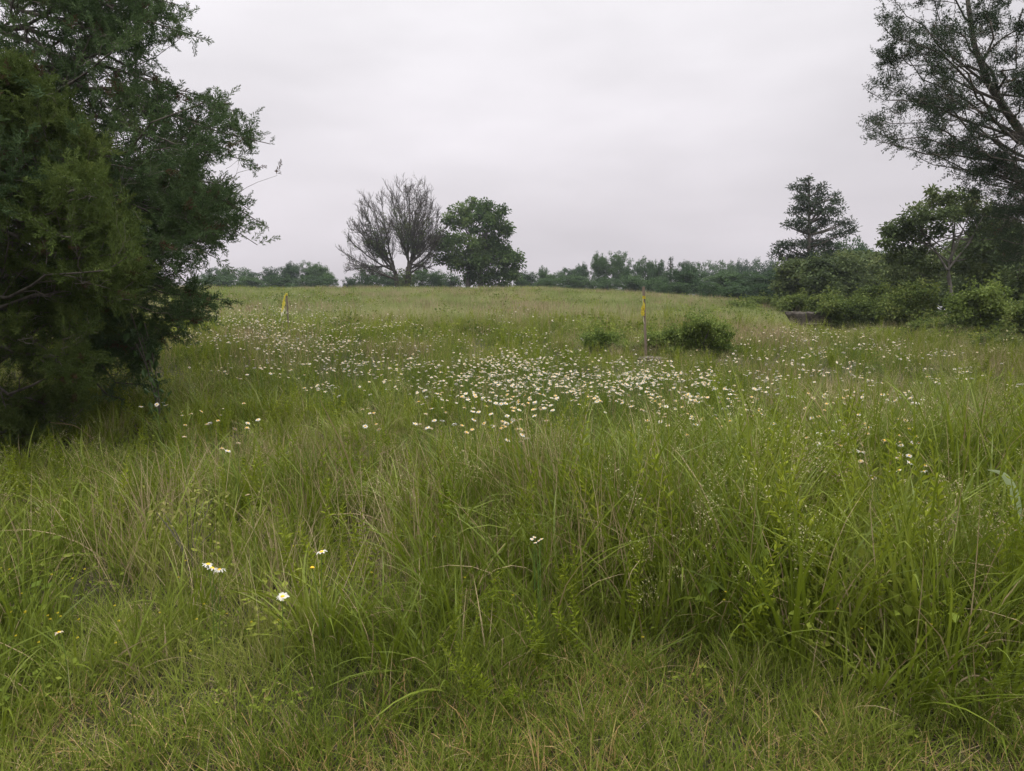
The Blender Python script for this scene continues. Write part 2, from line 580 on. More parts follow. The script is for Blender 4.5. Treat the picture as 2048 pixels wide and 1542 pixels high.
# ------------------------------------------------------------------ ground
xs = np.concatenate([-np.geomspace(250, 12, 36), np.linspace(-11.5, 11.5, 70), np.geomspace(12, 250, 36)])
ys = np.concatenate([np.linspace(-40, -2, 12), np.linspace(-1, 20, 70), np.geomspace(20.6, 250, 70)])
XX, YY = np.meshgrid(xs, ys)
ZZ = gz(XX, YY) + 0.02 * (vn(XX, YY, .35, 3) - .5)
nx, ny = len(xs), len(ys)
ii = np.arange(nx * ny).reshape(ny, nx)
Qg = np.stack([ii[:-1, :-1], ii[:-1, 1:], ii[1:, 1:], ii[1:, :-1]], -1).reshape(-1, 4)
gg = Geo()
gg.add(np.stack([XX, YY, ZZ], -1).reshape(-1, 3), Qg)
gm = noisemat('soil_and_thatch', [(.016, .013, .008), (.030, .028, .012), (.060, .055, .028)], 26, rough=1, bump=.6, detail=10)
ground = gg.obj('ground', [gm], smooth=True)
tag(ground, 'rising grassy hillside under the meadow plants', None, None, 'structure')


# ------------------------------------------------------------------ plant templates
def T_fine(near=True, hmul=1.0):
    g = Geo()
    n = 46 if near else 26
    w = (.0036, .0088) if near else (.010, .020)
    add_blades(g, int(n * .9), .13 if near else .3, (.30 * hmul, .66 * hmul), w, (0, .35), (.2, 1.3), 0, 4 if near else 3)
    add_blades(g, int(n * .1), .13 if near else .3, (.22 * hmul, .6 * hmul), w, (0, .6), (.2, 1.7), 1, 4 if near else 3)
    return g


def T_broad(n=26, L=(.5, .92), lean=(0, .35), bend=(.35, 1.9)):
    g = Geo()
    add_blades(g, n, .13, L, (.008, .018), lean, bend, 0, 7)
    add_blades(g, 3, .13, (L[0] * .8, L[1]), (.004, .009), lean, bend, 1, 6)
    return g


def T_straw(near=True):
    g = Geo()
    w = (.0022, .0045) if near else (.008, .014)
    add_blades(g, 16, .16 if near else .3, (.35, .85), w, (0, .4), (-.1, .7), 0, 4, taper=4)
    add_blades(g, 8, .16, (.2, .5), w, (.2, 1.2), (.2, 1.6), 0, 4)
    add_blades(g, 8, .14, (.2, .5), (.003, .006) if near else w, (0, .4), (.2, 1.2), 1, 4)
    return g


def T_seed(mat_head=1, n=5, L=(.6, .9), heads=34, size=.011):
    g = Geo()
    C = add_blades(g, n, .10, L, (.0022, .0032), (0, .25), (.1, .7), 0, 5, taper=6)
    for c in C:
        tip, dn = c[-1], c[-1] - c[-2]
        k = heads
        t = rng.random(k)
        side = rdir(k)
        side[:, 2] = np.abs(side[:, 2]) * .4
        P = tip - dn[None] * t[:, None] * 1.3 + side * (.012 + .05 * t[:, None]) * 1.0
        add_leaves(g, P, side + np.array([0, 0, .5]), size * (0.6 + .8 * rng.random(k)), mat_head, .35)
    return g


def T_rush():
    g = Geo()
    C = add_blades(g, 6, .08, (.5, .8), (.003, .004), (0, .3), (.1, .5), 0, 4, taper=6)
    for c in C:
        k = 46
        off = rng.normal(0, 1, (k, 3)) * np.array([.020, .020, .022])
        add_leaves(g, c[-1] + off, unit(off) + np.array([0, 0, .3]), .011, 1, .4)
    return g


def T_leafy(h=(.42, .78), stems=3, leaf=(.040, .068), nleaf=52, tip=True):
    g = Geo()
    for s_ in range(stems):
        H = h[0] + (h[1] - h[0]) * rng.random()
        a = rng.random() * 6.28
        b = np.array([math.cos(a) * .07 * rng.random(), math.sin(a) * .07 * rng.random(), -.03])
        ln = rng.normal(0, .07, 2)
        P = np.array([b + np.array([ln[0] * H * t ** 1.5, ln[1] * H * t ** 1.5, H * t]) for t in np.linspace(0, 1, 5)])
        tubes(g, P[None], np.array([[.0028, .0026, .0023, .002, .0012]]), 3, 0)
        t = .12 + .88 * (np.arange(nleaf) + rng.random(nleaf)) / nleaf
        az = np.arange(nleaf) * 2.4 + rng.normal(0, .4, nleaf)
        c = np.stack([np.interp(t, np.linspace(0, 1, 5), P[:, i]) for i in range(3)], -1)
        el = .45 + .6 * t ** 2 + rng.normal(0, .15, nleaf)
        d = np.stack([np.cos(az) * np.cos(el), np.sin(az) * np.cos(el), np.sin(el)], -1)
        sz = (leaf[0] + (leaf[1] - leaf[0]) * rng.random(nleaf)) * (1 - .55 * t ** 3)
        lo = t < .84
        add_leaves(g, c[lo], d[lo], sz[lo], 0, .27)
        add_leaves(g, c[~lo], d[~lo], sz[~lo] * .9, 1 if tip else 0, .26)
    return g


def T_forb(n=70, R=.16, H=.30, leaf=(.022, .042), asp=.6):
    g = Geo()
    u = rdir(n)
    u[:, 2] = np.abs(u[:, 2])
    P = u * np.array([R, R, H]) * (.45 + .55 * rng.random(n))[:, None]
    d = u + rng.normal(0, .5, (n, 3))
    add_leaves(g, P, d, leaf[0] + (leaf[1] - leaf[0]) * rng.random(n), 0, asp)
    k = 10
    e = P[rng.integers(0, n, k)]
    t = np.linspace(0, 1, 4)[None, :, None]
    tubes(g, e[:, None, :] * t + np.array([0, 0, -.02]), np.full((k, 4), .0018), 3, 0)
    return g


def T_thatch():
    g = Geo()
    add_blades(g, 26, .16, (.06, .20), (.0025, .005), (.1, .9), (.2, 1.5), 0, 3)
    add_blades(g, 46, .16, (.05, .18), (.0024, .005), (.3, 1.4), (.1, 1.2), 1, 3)
    return g


def T_mown():
    g = Geo()
    add_blades(g, 50, .14, (.07, .22), (.003, .0055), (0, .8), (.3, 1.6), 0, 4)
    add_blades(g, 12, .16, (.05, .2), (.002, .0045), (.3, 1.4), (.1, 1.2), 1, 3)
    return g


def T_clover():
    g = Geo()
    n = 26
    a = rng.random(n) * 6.28
    r = .13 * np.sqrt(rng.random(n))
    P = np.stack([r * np.cos(a), r * np.sin(a), .04 + .10 * rng.random(n)], -1)
    for k in range(3):
        th = rng.random(n) * .6 + k * 2.09
        add_leaves(g, P, np.stack([np.cos(th), np.sin(th), .25 + 0 * th], -1), .020, 0, .8)
    return g


def T_daisy(cream=False, stem=True, H=.5, detail=False, centre_only=False):
    """one ox-eye daisy; the head sits at height H"""
    g = Geo()
    lean = rng.normal(0, .06, 2)
    top = np.array([lean[0] * H * 2, lean[1] * H * 2, H])
    if stem:
        P = np.array([[top[0] * t ** 2, top[1] * t ** 2, H * t] for t in np.linspace(0, 1, 5)])
        tubes(g, P[None], np.full((1, 5), .0014), 4, 0)
    nm = unit(np.array([rng.normal(0, .33), rng.normal(0, .33) - .05, 1.0]))
    Fm = frames(nm[None])[0]
    n = 17 if rng.random() < .75 or detail else 9
    R = (.0175 if not cream else .0145) + .004 * rng.random()
    V = []
    Q = []
    if not centre_only:
        for i in range(n):
            a = i * 2 * math.pi / n + rng.normal(0, .05)
            r_ = R * (.9 + .2 * rng.random())
            w = .0034
            dz = [.001, .002 + rng.normal(0, .001), -.001 + rng.normal(0, .0035)]
            for k, (rr, ww) in enumerate(((.006, .5), (.6 * r_ + .002, 1.0), (r_, .45))):
                for s_ in (-1, 1):
                    V.append([rr * math.cos(a) - s_ * w * ww * math.sin(a), rr * math.sin(a) + s_ * w * ww * math.cos(a), dz[k]])
            b = i * 6
            Q += [[b, b + 1, b + 3, b + 2], [b + 2, b + 3, b + 5, b + 4]]
        g.add(np.array(V) @ Fm.T + top, Q, mat=1, rnd=rng.random())
    V = [[0, 0, .0055]]
    T, Q = [], []
    m = 10
    for k, (rr, zz) in enumerate(((.0045, .0045), (.0075, .0012))):
        for j in range(m):
            a = j * 6.283 / m
            V.append([rr * math.cos(a), rr * math.sin(a), zz])
    for j in range(m):
        T.append([0, 1 + j, 1 + (j + 1) % m])
        Q.append([1 + j, 1 + m + j, 1 + m + (j + 1) % m, 1 + (j + 1) % m])
    g.add(np.array(V) @ Fm.T + top, Q, T, mat=2)
    return g


# ------------------------------------------------------------------ scattering (uncountable plants only)
def scatter(name, tpls, mats, P, rot, scl, idx, label, cat):
    coll = bpy.data.collections.new(name + "_kinds")
    for i, t in enumerate(tpls):
        o = bpy.data.objects.new("kind_%02d_%s" % (i, name), t.mesh(name + "_tuft", mats))
        coll.objects.link(o)
    me = bpy.data.meshes.new(name)
    me.vertices.add(len(P))
    me.vertices.foreach_set("co", np.asarray(P, np.float32).ravel())
    for nm, ty, val in (("rot", 'FLOAT_VECTOR', rot), ("scl", 'FLOAT_VECTOR', scl), ("idx", 'INT', idx)):
        a = me.attributes.new(nm, ty, 'POINT')
        a.data.foreach_set("vector" if ty == 'FLOAT_VECTOR' else "value", np.asarray(val, np.int32 if ty == 'INT' else np.float32).ravel())
    me.update()
    ob = bpy.data.objects.new(name, me)
    S.collection.objects.link(ob)
    ng = bpy.data.node_groups.new(name + "_scatter", 'GeometryNodeTree')
    ng.interface.new_socket("Geometry", in_out='INPUT', socket_type='NodeSocketGeometry')
    ng.interface.new_socket("Geometry", in_out='OUTPUT', socket_type='NodeSocketGeometry')
    gi = ng.nodes.new('NodeGroupInput')
    go = ng.nodes.new('NodeGroupOutput')
    ci = ng.nodes.new('GeometryNodeCollectionInfo')
    ci.inputs['Collection'].default_value = coll
    ci.inputs['Separate Children'].default_value = True
    ci.inputs['Reset Children'].default_value = True
    ip = ng.nodes.new('GeometryNodeInstanceOnPoints')
    ip.inputs['Pick Instance'].default_value = True

    def na(nm, ty):
        a = ng.nodes.new('GeometryNodeInputNamedAttribute')
        a.data_type = ty
        a.inputs['Name'].default_value = nm
        return a.outputs['Attribute']
    ng.links.new(gi.outputs[0], ip.inputs['Points'])
    ng.links.new(ci.outputs[0], ip.inputs['Instance'])
    ng.links.new(na("idx", 'INT'), ip.inputs['Instance Index'])
    ng.links.new(na("rot", 'FLOAT_VECTOR'), ip.inputs['Rotation'])
    ng.links.new(na("scl", 'FLOAT_VECTOR'), ip.inputs['Scale'])
    ng.links.new(ip.outputs[0], go.inputs[0])
    md = ob.modifiers.new("scatter", 'NODES')
    md.node_group = ng
    tag(ob, label, cat, None, 'stuff')
    return ob


def field(D0, D1, dens, margin=2.5):
    area = .39 * 2 * (D1 ** 2 - D0 ** 2) + 2 * margin * (D1 - D0)
    n = int(area * dens)
    m = int(n * 1.0)
    # area-uniform sampling of the widening strip of ground in view
    D = np.sqrt(D0 ** 2 + (D1 ** 2 - D0 ** 2) * rng.random(m))
    w = .78 * D + margin
    x = (rng.random(m) * 2 - 1) * w
    return x, D


EDGE = lambda x: 2.30 + .22 * np.sin(x * 1.3 + .6) + .15 * np.sin(x * 3.1)   # where the mown strip ends


def height_mul(x, y):
    px = 1024 + F * x / y
    h_ = .62 + .38 * ss(-1.2, 1.0, x)                       # taller towards the right in the foreground
    h_ = h_ * (1 - ss(4.6, 6.2, y)) + (.50 + .12 * ss(14, 20, y)) * ss(4.6, 6.8, y)
    h_ *= .66 + .68 * (.6 * vn(x, y, .7, 5) + .4 * vn(x, y, .33, 6))
    h_ *= .40 + .60 * ss(0, .5, y - EDGE(x))
    h_ *= 1 - .45 * np.exp(-((x - 3.5) / .7) ** 2 - ((y - 12.6) / .9) ** 2) - .12 * np.exp(-((x - 2.3) / .45) ** 2 - ((y - 11.7) / .8) ** 2) - .85 * np.exp(-((x - 8.2) / 1.0) ** 2 - ((y - 19.0) / 2.0) ** 2)
    return h_


def place(name, tpls, mats, zones, mask, label, cat, hsc=1.0, tilt=.12, smin=.8, smax=1.2, useh=True):
    PX, PY = [], []
    for (a, b, d) in zones:
        x, y = field(a, b, d)
        k = rng.random(len(x)) < mask(x, y)
        PX.append(x[k])
        PY.append(y[k])
    x = np.concatenate(PX)
    y = np.concatenate(PY)
    n = len(x)
    s = smin + (smax - smin) * rng.random(n)
    sz = s * (height_mul(x, y) if useh else 1.0) * hsc
    sxy = np.sqrt(s * sz)
    P = np.stack([x, y, gz(x, y) - .005], -1)
    rot = np.stack([rng.normal(0, tilt, n), rng.normal(0, tilt, n), rng.random(n) * 6.283], -1)
    return scatter(name, tpls, mats, P, rot, np.stack([sxy, sxy, sz], -1), rng.integers(0, len(tpls), n), label, cat), n


tall = lambda x, y: (y > EDGE(x)).astype(float)
PXf = lambda x, y: 1024 + F * x / y
# broad grass grows thick in the right half of the foreground
broadmask = lambda x, y: tall(x, y) * np.clip(ss(-1.0, .8, x) * (1 - ss(4.6, 6.5, y)) * (.35 + .9 * vn(x, y, .7, 8)) + .26, 0, 1)
strawmask = lambda x, y: tall(x, y) * np.clip(.02 + .12 * ss(5, 8, y) + .95 * np.exp(-((x + .75) / .75) ** 2 - ((y - 5.0) / 1.5) ** 2) + .8 * ss(.62, .8, vn(x, y, 1.8, 21)) + .35 * np.exp(-((x + 2.4) / .4) ** 2 - ((y - 5.2) / .6) ** 2), 0, 1)
far_straw = lambda x, y: np.clip(.05 + 1.0 * ss(.50, .75, vn(x, y, 4.2, 31) * .6 + vn(x, y, 1.4, 32) * .4), 0, 1)

tot = {}
_, tot['fine'] = place('meadow_grass', [T_fine() for _ in range(8)], [M['grass'], M['straw']],
                       [(2.3, 5, 32), (5, 9, 24), (9, 19, 14)], lambda x, y: tall(x, y) * (.55 + .45 * ss(.2, .6, vn(x, y, .6, 2))),
                       'fine green meadow grass mixed with dry blades', 'grass')
_, tot['broad'] = place('tall_grass', [T_broad() for _ in range(7)] + [T_broad(18, (.5, .8), (.3, .9), (.6, 1.8)) for _ in range(2)], [M['broad'], M['straw']],
                        [(2.2, 9, 38)], broadmask, 'tall broad-bladed bright green grass at the near edge of the meadow', 'grass')
_, tot['straw'] = place('dry_grass', [T_straw() for _ in range(6)], [M['straw'], M['grass']],
                        [(2.9, 9, 26), (9, 20, 20)], strawmask, 'dry tan grass stalks standing among the green', 'grass')
_, tot['seed'] = place('seeding_grass', [T_seed() for _ in range(5)] + [T_seed(1, 4, (.5, .8), 22, .014) for _ in range(2)], [M['grass'], M['seed']],
                       [(2.8, 9, 12), (9, 22, 15)], lambda x, y: tall(x, y) * (.2 + .8 * vn(x, y, 1.1, 41)) * (.45 + .55 * ss(-1, 1.5, x)),
                       'pale feathery seed heads on thin grass stalks', 'grass')
_, tot['rush'] = place('rush_heads', [T_rush() for _ in range(4)], [M['grass'], M['rust']],
                       [(2.7, 8, 3.5)], lambda x, y: tall(x, y) * ss(.35, .6, vn(x, y, 1.3, 44)), 'brown rush seed clusters among the tall grass', 'grass')
_, tot['leafy'] = place('leafy_stems', [T_leafy() for _ in range(7)], [M['gold'], M['goldtip']],
                        [(2.4, 9, 22), (9, 20, 14)], lambda x, y: tall(x, y) * np.clip(1.5 * ss(.36, .62, vn(x, y, .8, 51)), .12, 1),
                        'upright leafy green weed stems with lighter tips', 'wild plants', 1.05, .2, .55, 1.3)
_, tot['forb'] = place('low_broadleaf_plants', [T_forb() for _ in range(4)] + [T_forb(60, .2, .36, (.035, .06)) for _ in range(3)] + [T_clover() for _ in range(3)], [M['forb']],
                       [(2.0, 5, 26), (5, 10, 34), (10, 22, 24)], lambda x, y: np.clip(.3 + .9 * ss(.4, .6, vn(x, y, 1.0, 61)), 0, 1) * (.25 + .75 * tall(x, y)),
                       'low broad-leaved green weeds between the grass', 'wild plants', 1.0, .15, .7, 1.3)
_, tot['mown'] = place('mown_grass', [T_mown() for _ in range(5)], [M['grass'], M['straw']],
                       [(1.3, 3.2, 130), (3.2, 6, 34)], lambda x, y: np.where(y < 3.2, .9, 1.0), 'short trampled grass along the near edge', 'grass', useh=False)
_, tot['thatch'] = place('cut_thatch', [T_thatch() for _ in range(5)], [M['grass'], M['cutstraw']],
                         [(1.3, 3.2, 110)], lambda x, y: (1 - ss(-.1, .4, y - EDGE(x))) * np.clip(.3 + ss(.3, .6, vn(x, y, .45, 71)) * (.5 + .5 * ss(-1, .3, x)), 0, 1),
                         'dry cut straw in the short grass along the near edge', 'straw', useh=False)
_, tot['farg'] = place('hillside_grass', [T_fine(False) for _ in range(8)], [M['far'], M['straw']],
                       [(17.5, 30, 13), (30, 66, 8)], lambda x, y: .6 + .4 * vn(x, y, 1.5, 81), 'grass covering the hillside up to the crest', 'grass', .95, .1, .8, 1.35)
_, tot['fars'] = place('hillside_dry_grass', [T_straw(False) for _ in range(5)], [M['rust'], M['far']],
                       [(13, 30, 6.5), (30, 60, 5.0)], far_straw, 'patches of pinkish tan dry grass on the hillside', 'grass', .95)
_, tot['farf'] = place('hillside_weeds', [T_forb(60, .34, .42, (.05, .10)) for _ in range(6)], [M['forb']],
                       [(15, 30, 4.6), (30, 62, 3.2)], lambda x, y: np.clip(.15 + ss(.5, .72, vn(x, y, 3.1, 91)), 0, 1),
                       'leafy weeds and low brambles dotted over the hillside', 'wild plants', 1.1, .1, .6, 1.5)
print('instances', tot, sum(tot.values()))


# ------------------------------------------------------------------ daisies
DT = [T_daisy(H=.5) for _ in range(6)] + [T_daisy(True, H=.5) for _ in range(6)]
dm_w = [M['stem'], M['petal'], M['disc']]
dm_c = [M['stem'], M['cream'], M['disc']]
# the flower patches of the meadow: photo column, row, spread across, spread down, share
patches = [
    (1000, 765, 130, 26, 650, 'p'), (900, 735, 150, 16, 330, 'p'), (1120, 735, 120, 22, 330, 'p'), (1250, 760, 110, 22, 330, 'p'), (1390, 765, 110, 26, 260, 'p'),
    (1080, 700, 50, 30, 190, 'p'), (990, 815, 70, 25, 110, 'p'), (760, 700, 90, 28, 190, 'p'), (620, 680, 90, 30, 330, 'l'), (520, 650, 70, 25, 290, 'l'),
    (430, 655, 60, 20, 120, 'l'), (620, 615, 90, 18, 170, 'l'), (900, 650, 120, 25, 130, 'l'), (1640, 672, 70, 12, 120, 's'), (1740, 700, 70, 12, 130, 's'), (1560, 710, 80, 18, 100, 's'),
    (1740, 745, 90, 18, 90, 's'), (1900, 730, 90, 30, 50, 's'), (1760, 793, 60, 10, 60, 'r'), (1560, 760, 80, 30, 60, 'r'), (1480, 810, 90, 22, 70, 'r'), (1780, 855, 50, 12, 34, 'r'), (1700, 850, 80, 30, 30, 'r'),
    (1750, 935, 60, 22, 15, 'r'), (1330, 810, 80, 22, 55, 'r'), (360, 812, 40, 7, 12, 'c'), (440, 840, 50, 8, 10, 'c'), (480, 862, 26, 10, 12, 'c'), (470, 750, 40, 14, 14, 'c'), (1290, 830, 100, 14, 18, 'r'),
]
dpx, dpy, dk = [], [], []
for (cx, cy, sx_, sy_, n, k) in patches:
    n = int(n * (.8 if cy > 690 else 1.25))
    ncl_ = max(2, n // 7)
    qx_, qy_ = rng.normal(cx, sx_, ncl_), rng.normal(cy, sy_, ncl_)
    ci_ = (rng.random(n) ** 1.5 * ncl_).astype(int)
    loose = rng.random(n) < .35
    dpx.append(np.where(loose, rng.normal(cx, sx_, n), qx_[ci_] + rng.normal(0, 13, n)))
    dpy.append(np.where(loose, rng.normal(cy, sy_, n), qy_[ci_] + rng.normal(0, 4.5, n)))
    dk += [k] * n
dpx = np.concatenate(dpx)
dpy = np.concatenate(dpy)
dk = np.array(dk)
hh = .20 + .32 * rng.random(len(dpx)) ** .7 + .08 * (dpy > 820) * (1 - ss(560, 640, dpy) * 0)
wx, wy, ok = on_ground(dpx, dpy, hh)
ok &= (wy < 48) & (wy > 3)
wx, wy, dk, hh = wx[ok], wy[ok], dk[ok], hh[ok]
order = np.argsort(wy)
wx, wy, dk, hh = wx[order], wy[order], dk[order], hh[order]
meshes = [t.mesh('daisy', dm_c if i >= 6 else dm_w) for i, t in enumerate(DT)]


def daisy_label(px, py, k):
    if k == 'c':
        if py > 855:
            return 'white daisy in the lowest loose group in the shade beyond the cedar', 'lowest daisies near the cedar'
        if py > 826:
            return 'white daisy in the row of blooms halfway between cedar and dry stalks', 'daisies between cedar and dry stalks'
        if py > 790:
            return 'white daisy in the short row right beside the big dark cedar', 'daisies beside the dark cedar'
        return 'small white daisy in the open grass above the row beside the cedar', 'daisies above the cedar row'
    if k == 'l':
        return 'small white daisy on the slope around the stake with the trailing ribbon', 'daisies around the ribboned stake'
    if k == 's':
        return 'white daisy on the slope below the concrete trough and big bushes', 'daisies below the concrete trough'
    if k == 'p':
        if py > 830:
            return 'white daisy in the lowest thin edge of the dense patch, touching tall grass', 'daisies touching the tall grass'
        if py > 795 and px > 1290:
            return 'white daisy at the fringe of the dense patch straight below the round shrub', 'fringe daisies below the round shrub'
        if py > 795 and px > 1080:
            return 'white daisy at the fringe of the dense patch toward the flat rock', 'fringe daisies toward the flat rock'
        if py > 795 and px > 900:
            return 'white daisy at the middle of the lower fringe of the dense patch', 'daisies in the middle of the lower fringe'
        if py > 795:
            return 'white daisy at the fringe of the dense patch next to dry stalks', 'fringe daisies next to the dry stalks'
        if px < 850:
            return 'white daisy in the thinning end of the dense patch over the dry stalks', 'daisies over the dry stalks'
        if px < 1130:
            return 'white daisy crowded in the thickest heart of the dense flower patch', 'daisies in the heart of the dense patch'
        return 'white daisy in the end of the dense patch below the flat rock', 'daisies below the flat rock'
    if py > 900:
        return 'white daisy in the lowest loose group just above the tall broad grass', 'lowest loose daisies above the tall grass'
    if px > 1620 and py > 825:
        return 'white daisy in the small bunch between the lowest loose group and the weed clump', 'daisies in the small bunch on the near slope'
    if px > 1620:
        return 'white daisy in the small groups on the near slope below the weed clump', 'daisies below the weed clump'
    if py > 800:
        return 'white daisy dotted thinly along the top of the tall broad grass', 'daisies along the top of the tall grass'
    return 'white daisy scattered on the slope below the round green shrub', 'daisies below the round shrub'


NIND = 285
for i in range(min(NIND, len(wx))):
    j = int(rng.integers(0, 12))
    o = bpy.data.objects.new('daisy', meshes[j])
    S.collection.objects.link(o)
    z0 = float(gz(wx[i], wy[i]))
    s_ = hh[i] / .5
    o.location = (wx[i], wy[i], z0)
    (.64 + .34 * rng.random(), .64 + .3 * rng.random(), s_)
    o.rotation_euler = (0, 0, rng.random() * 6.28)
    qx, qy = proj(np.array([wx[i], wy[i], z0 + hh[i]]))
    lb_, gr_ = daisy_label(float(qx), float(qy), dk[i])
    tag(o, lb_, 'flower', gr_)
r_ = slice(NIND, None)
n = len(wx[r_])
sc = hh[r_] / .5
big = .95 + .45 * ss(12, 35, wy[r_])
scatter('daisies_beyond', DT, [M['stem'], M['petal'], M['disc']], np.stack([wx[r_], wy[r_], gz(wx[r_], wy[r_])], -1),
        np.stack([0 * sc, 0 * sc, rng.random(n) * 6.28], -1), np.stack([big * (.7 + .4 * rng.random(n)), big * (.7 + .4 * rng.random(n)), sc], -1), rng.integers(0, 12, n),
        'drift of countless small white daisies over the farther meadow', 'flowers')


def near_daisy(px, py, H, label, sc=1.25, centre=False, cream=False, group=None):
    sx, sz = ray(px, py)
    x, y, o_ = on_ground(np.array([px]), np.array([py]), np.array([H]))
    x, y = float(x[0]), float(y[0])
    z0 = float(gz(x, y))
    t = T_daisy(cream, True, H, centre_only=centre)
    V, Q, T, QM, TM, R = t.arrays()
    hd = V[np.unique(T[TM == 2])].mean(0)
    V = V - np.array([hd[0], hd[1], 0], np.float32) * np.clip(V[:, 2:3] / H, 0, 1)
    root = empty('daisy', (x, y, z0))
    tag(root, label, 'flower', group)
    for nm, mi, mt in (('stem', 0, M['stem']), ('petals', 1, M['cream'] if cream else M['petal']), ('disc', 2, M['disc'])):
        q, tt = Q[QM == mi], T[TM == mi]
        if not len(q) + len(tt):
            continue
        us = np.unique(np.concatenate([q.ravel(), tt.ravel()]))
        mp__ = np.full(len(V), -1)
        mp__[us] = np.arange(len(us))
        g = Geo()
        W = V[us].astype(float)
        if mi:
            c = np.array([0, 0, H])
            W = (W - c) * sc + c
        g.add(W, mp__[q] if len(q) else None, mp__[tt] if len(tt) else None)
        g.obj(nm, [mt], root)
    return root


near_daisy(417, 1130, .42, 'upper daisy of the close cluster of three in the near grass')
near_daisy(426, 1140, .38, 'lower middle daisy of the close cluster of three in the near grass')
near_daisy(439, 1141, .38, 'daisy at the stake side of the close cluster of three in the near grass')
near_daisy(565, 1195, .36, 'single fully open daisy facing up, lowest white flower in the near grass', 1.1)
near_daisy(643, 1108, .44, 'single daisy with drooping white petals above the petalless yellow flower head')
near_daisy(625, 1139, .40, 'bare orange yellow flower head that has lost its petals', 1.2, True)
near_daisy(118, 1269, .34, 'half closed cream daisy with drooping petals, low in the near short grass', .9, False, True)
near_daisy(495, 991, .50, 'lone small cream daisy between the yellow-leaved sapling and the dry stalks', .8, False, True)
near_daisy(1045, 872, .58, 'round white daisy standing alone in front of the dense flower patch', .9)
near_daisy(1042, 884, .55, 'small yellowish daisy just under the lone round white one', .7, False, True)
near_daisy(1785, 946, .55, 'daisy with a raised yellow centre in the loose group above the tall grass', .9)
near_daisy(1797, 941, .56, 'white daisy beside the one with the raised yellow centre', .9)
near_daisy(1748, 956, .54, 'white daisy at the bottom of the loose group before the tall grass', .9)
near_daisy(1722, 905, .58, 'large white daisy alone between two daisy groups on the near slope', 1.1)
for (px, py) in ((1064, 1080), (1070, 1086), (1077, 1083), (1083, 1079), (1069, 1076)):
    near_daisy(px, py, .46, 'tiny white fleabane flower in the small cluster above the tall grass', .42, False, False, 'tiny fleabane cluster')


def yellow_flowers():
    g = Geo()
    add_blades(g, 1, .001, (.2, .22), (.002, .002), (0, .1), (0, .2), 0, 3)
    for k in range(5):
        a = k * 1.257
        add_leaves(g, np.array([[0, 0, .19]]), np.array([[math.cos(a), math.sin(a), .6]]), .006, 1, .9)
    return g


yx, yy = [], []
for (cx, cy, a_, b_, n) in ((90, 1200, 70, 50, 22), (420, 1170, 120, 60, 10), (800, 1130, 200, 60, 8), (1550, 1250, 260, 70, 10)):
    yx.append(rng.normal(cx, a_, n))
    yy.append(rng.normal(cy, b_, n))
yx, yy = np.concatenate(yx), np.concatenate(yy)
fx, fy, fo = on_ground(yx, yy, np.full(len(yx), .30))
fx, fy = fx[fo], fy[fo]
n = len(fx)
scatter('yellow_wildflowers', [yellow_flowers() for _ in range(3)], [M['stem'], M['yellowflower']], np.stack([fx, fy, gz(fx, fy)], -1),
        rng.normal(0, .1, (n, 3)), np.tile([1.0, 1.0, 1.5], (n, 1)), rng.integers(0, 3, n), 'tiny yellow flowers low in the near grass', 'flowers')


# ------------------------------------------------------------------ survey stakes
def box_poly(G, a, b, wa, wb, th, mat=0, side=np.array([1.0, 0, 0])):
    """tapered flat bar from a to b"""
    a, b = np.asarray(a, float), np.asarray(b, float)
    d = unit(b - a)
    x = unit(side - d * (side @ d))
    y = np.cross(d, x)
    V = []
    for p, w in ((a, wa), (b, wb)):
        for sx_, sy_ in ((-1, -1), (1, -1), (1, 1), (-1, 1)):
            V.append(p + x * w * .5 * sx_ + y * th * .5 * sy_)
    G.add(V, [[0, 1, 5, 4], [1, 2, 6, 5], [2, 3, 7, 6], [3, 0, 4, 7], [4, 5, 6, 7], [3, 2, 1, 0]], mat=mat)


def strip(G, pts, widths, side, mat=0, wob=.01):
    pts = np.asarray(pts, float)
    K = len(pts)
    V = []
    for k in range(K):
        s_ = unit(side + rng.normal(0, .5, 3))
        V += [pts[k] - s_ * widths[k] * .5, pts[k] + s_ * widths[k] * .5]
    G.add(V, [[2 * k, 2 * k + 1, 2 * k + 3, 2 * k + 2] for k in range(K - 1)], mat=mat)


def stake(base_px, base_py, top_px, top_py, D, w, label):
    b = at(base_px, base_py, D)
    b[2] = float(gz(b[0], D)) - .05
    t = at(top_px, top_py, D)
    root = empty('survey_stake', b)
    tag(root, label, 'stake')
    g = Geo()
    box_poly(g, [0, 0, 0], t - b, w, w * .97, .018)
    g.obj('wooden_lath', [M['wood']], root)
    return root, b, t


st, b, t = stake(1293, 716, 1287, 573, 12.4, .042, 'tall weathered wooden stake with yellow tape rising beside the flat rock and shrub')
L = t - b
g = Geo()
kn = L * .86
for zz in np.linspace(-.012, .02, 4):      # wraps round the lath
    R_ = .026
    ring = np.array([[R_ * math.cos(a), R_ * .75 * math.sin(a) - .002, zz + .006 * math.sin(2 * a)] for a in np.linspace(0, 6.283, 11)])
    strip(g, ring + kn, np.full(11, .014), np.array([0, 0, 1.0]))
for q in range(3):
    P = kn + np.array([[-.012 - .004 * q, -.028, -.0], [-.02, -.034, -.06], [-.018 + .012 * q, -.034, -.12], [-.03 + .02 * q, -.035, -.17]])
    strip(g, P, [.012, .018, .022, .02], np.array([1.0, .3, 0]))
for q in range(9):                          # bunched loops
    a = rng.random(6) * 6.28
    c = kn + np.array([-.018, -.036, -.22])
    P = c + np.stack([.026 * np.cos(a), .014 * np.sin(a), np.linspace(.07, -.08, 6) * (.6 + .5 * rng.random())], -1)
    strip(g, P, np.full(6, .024), np.array([1.0, .4, 0]))
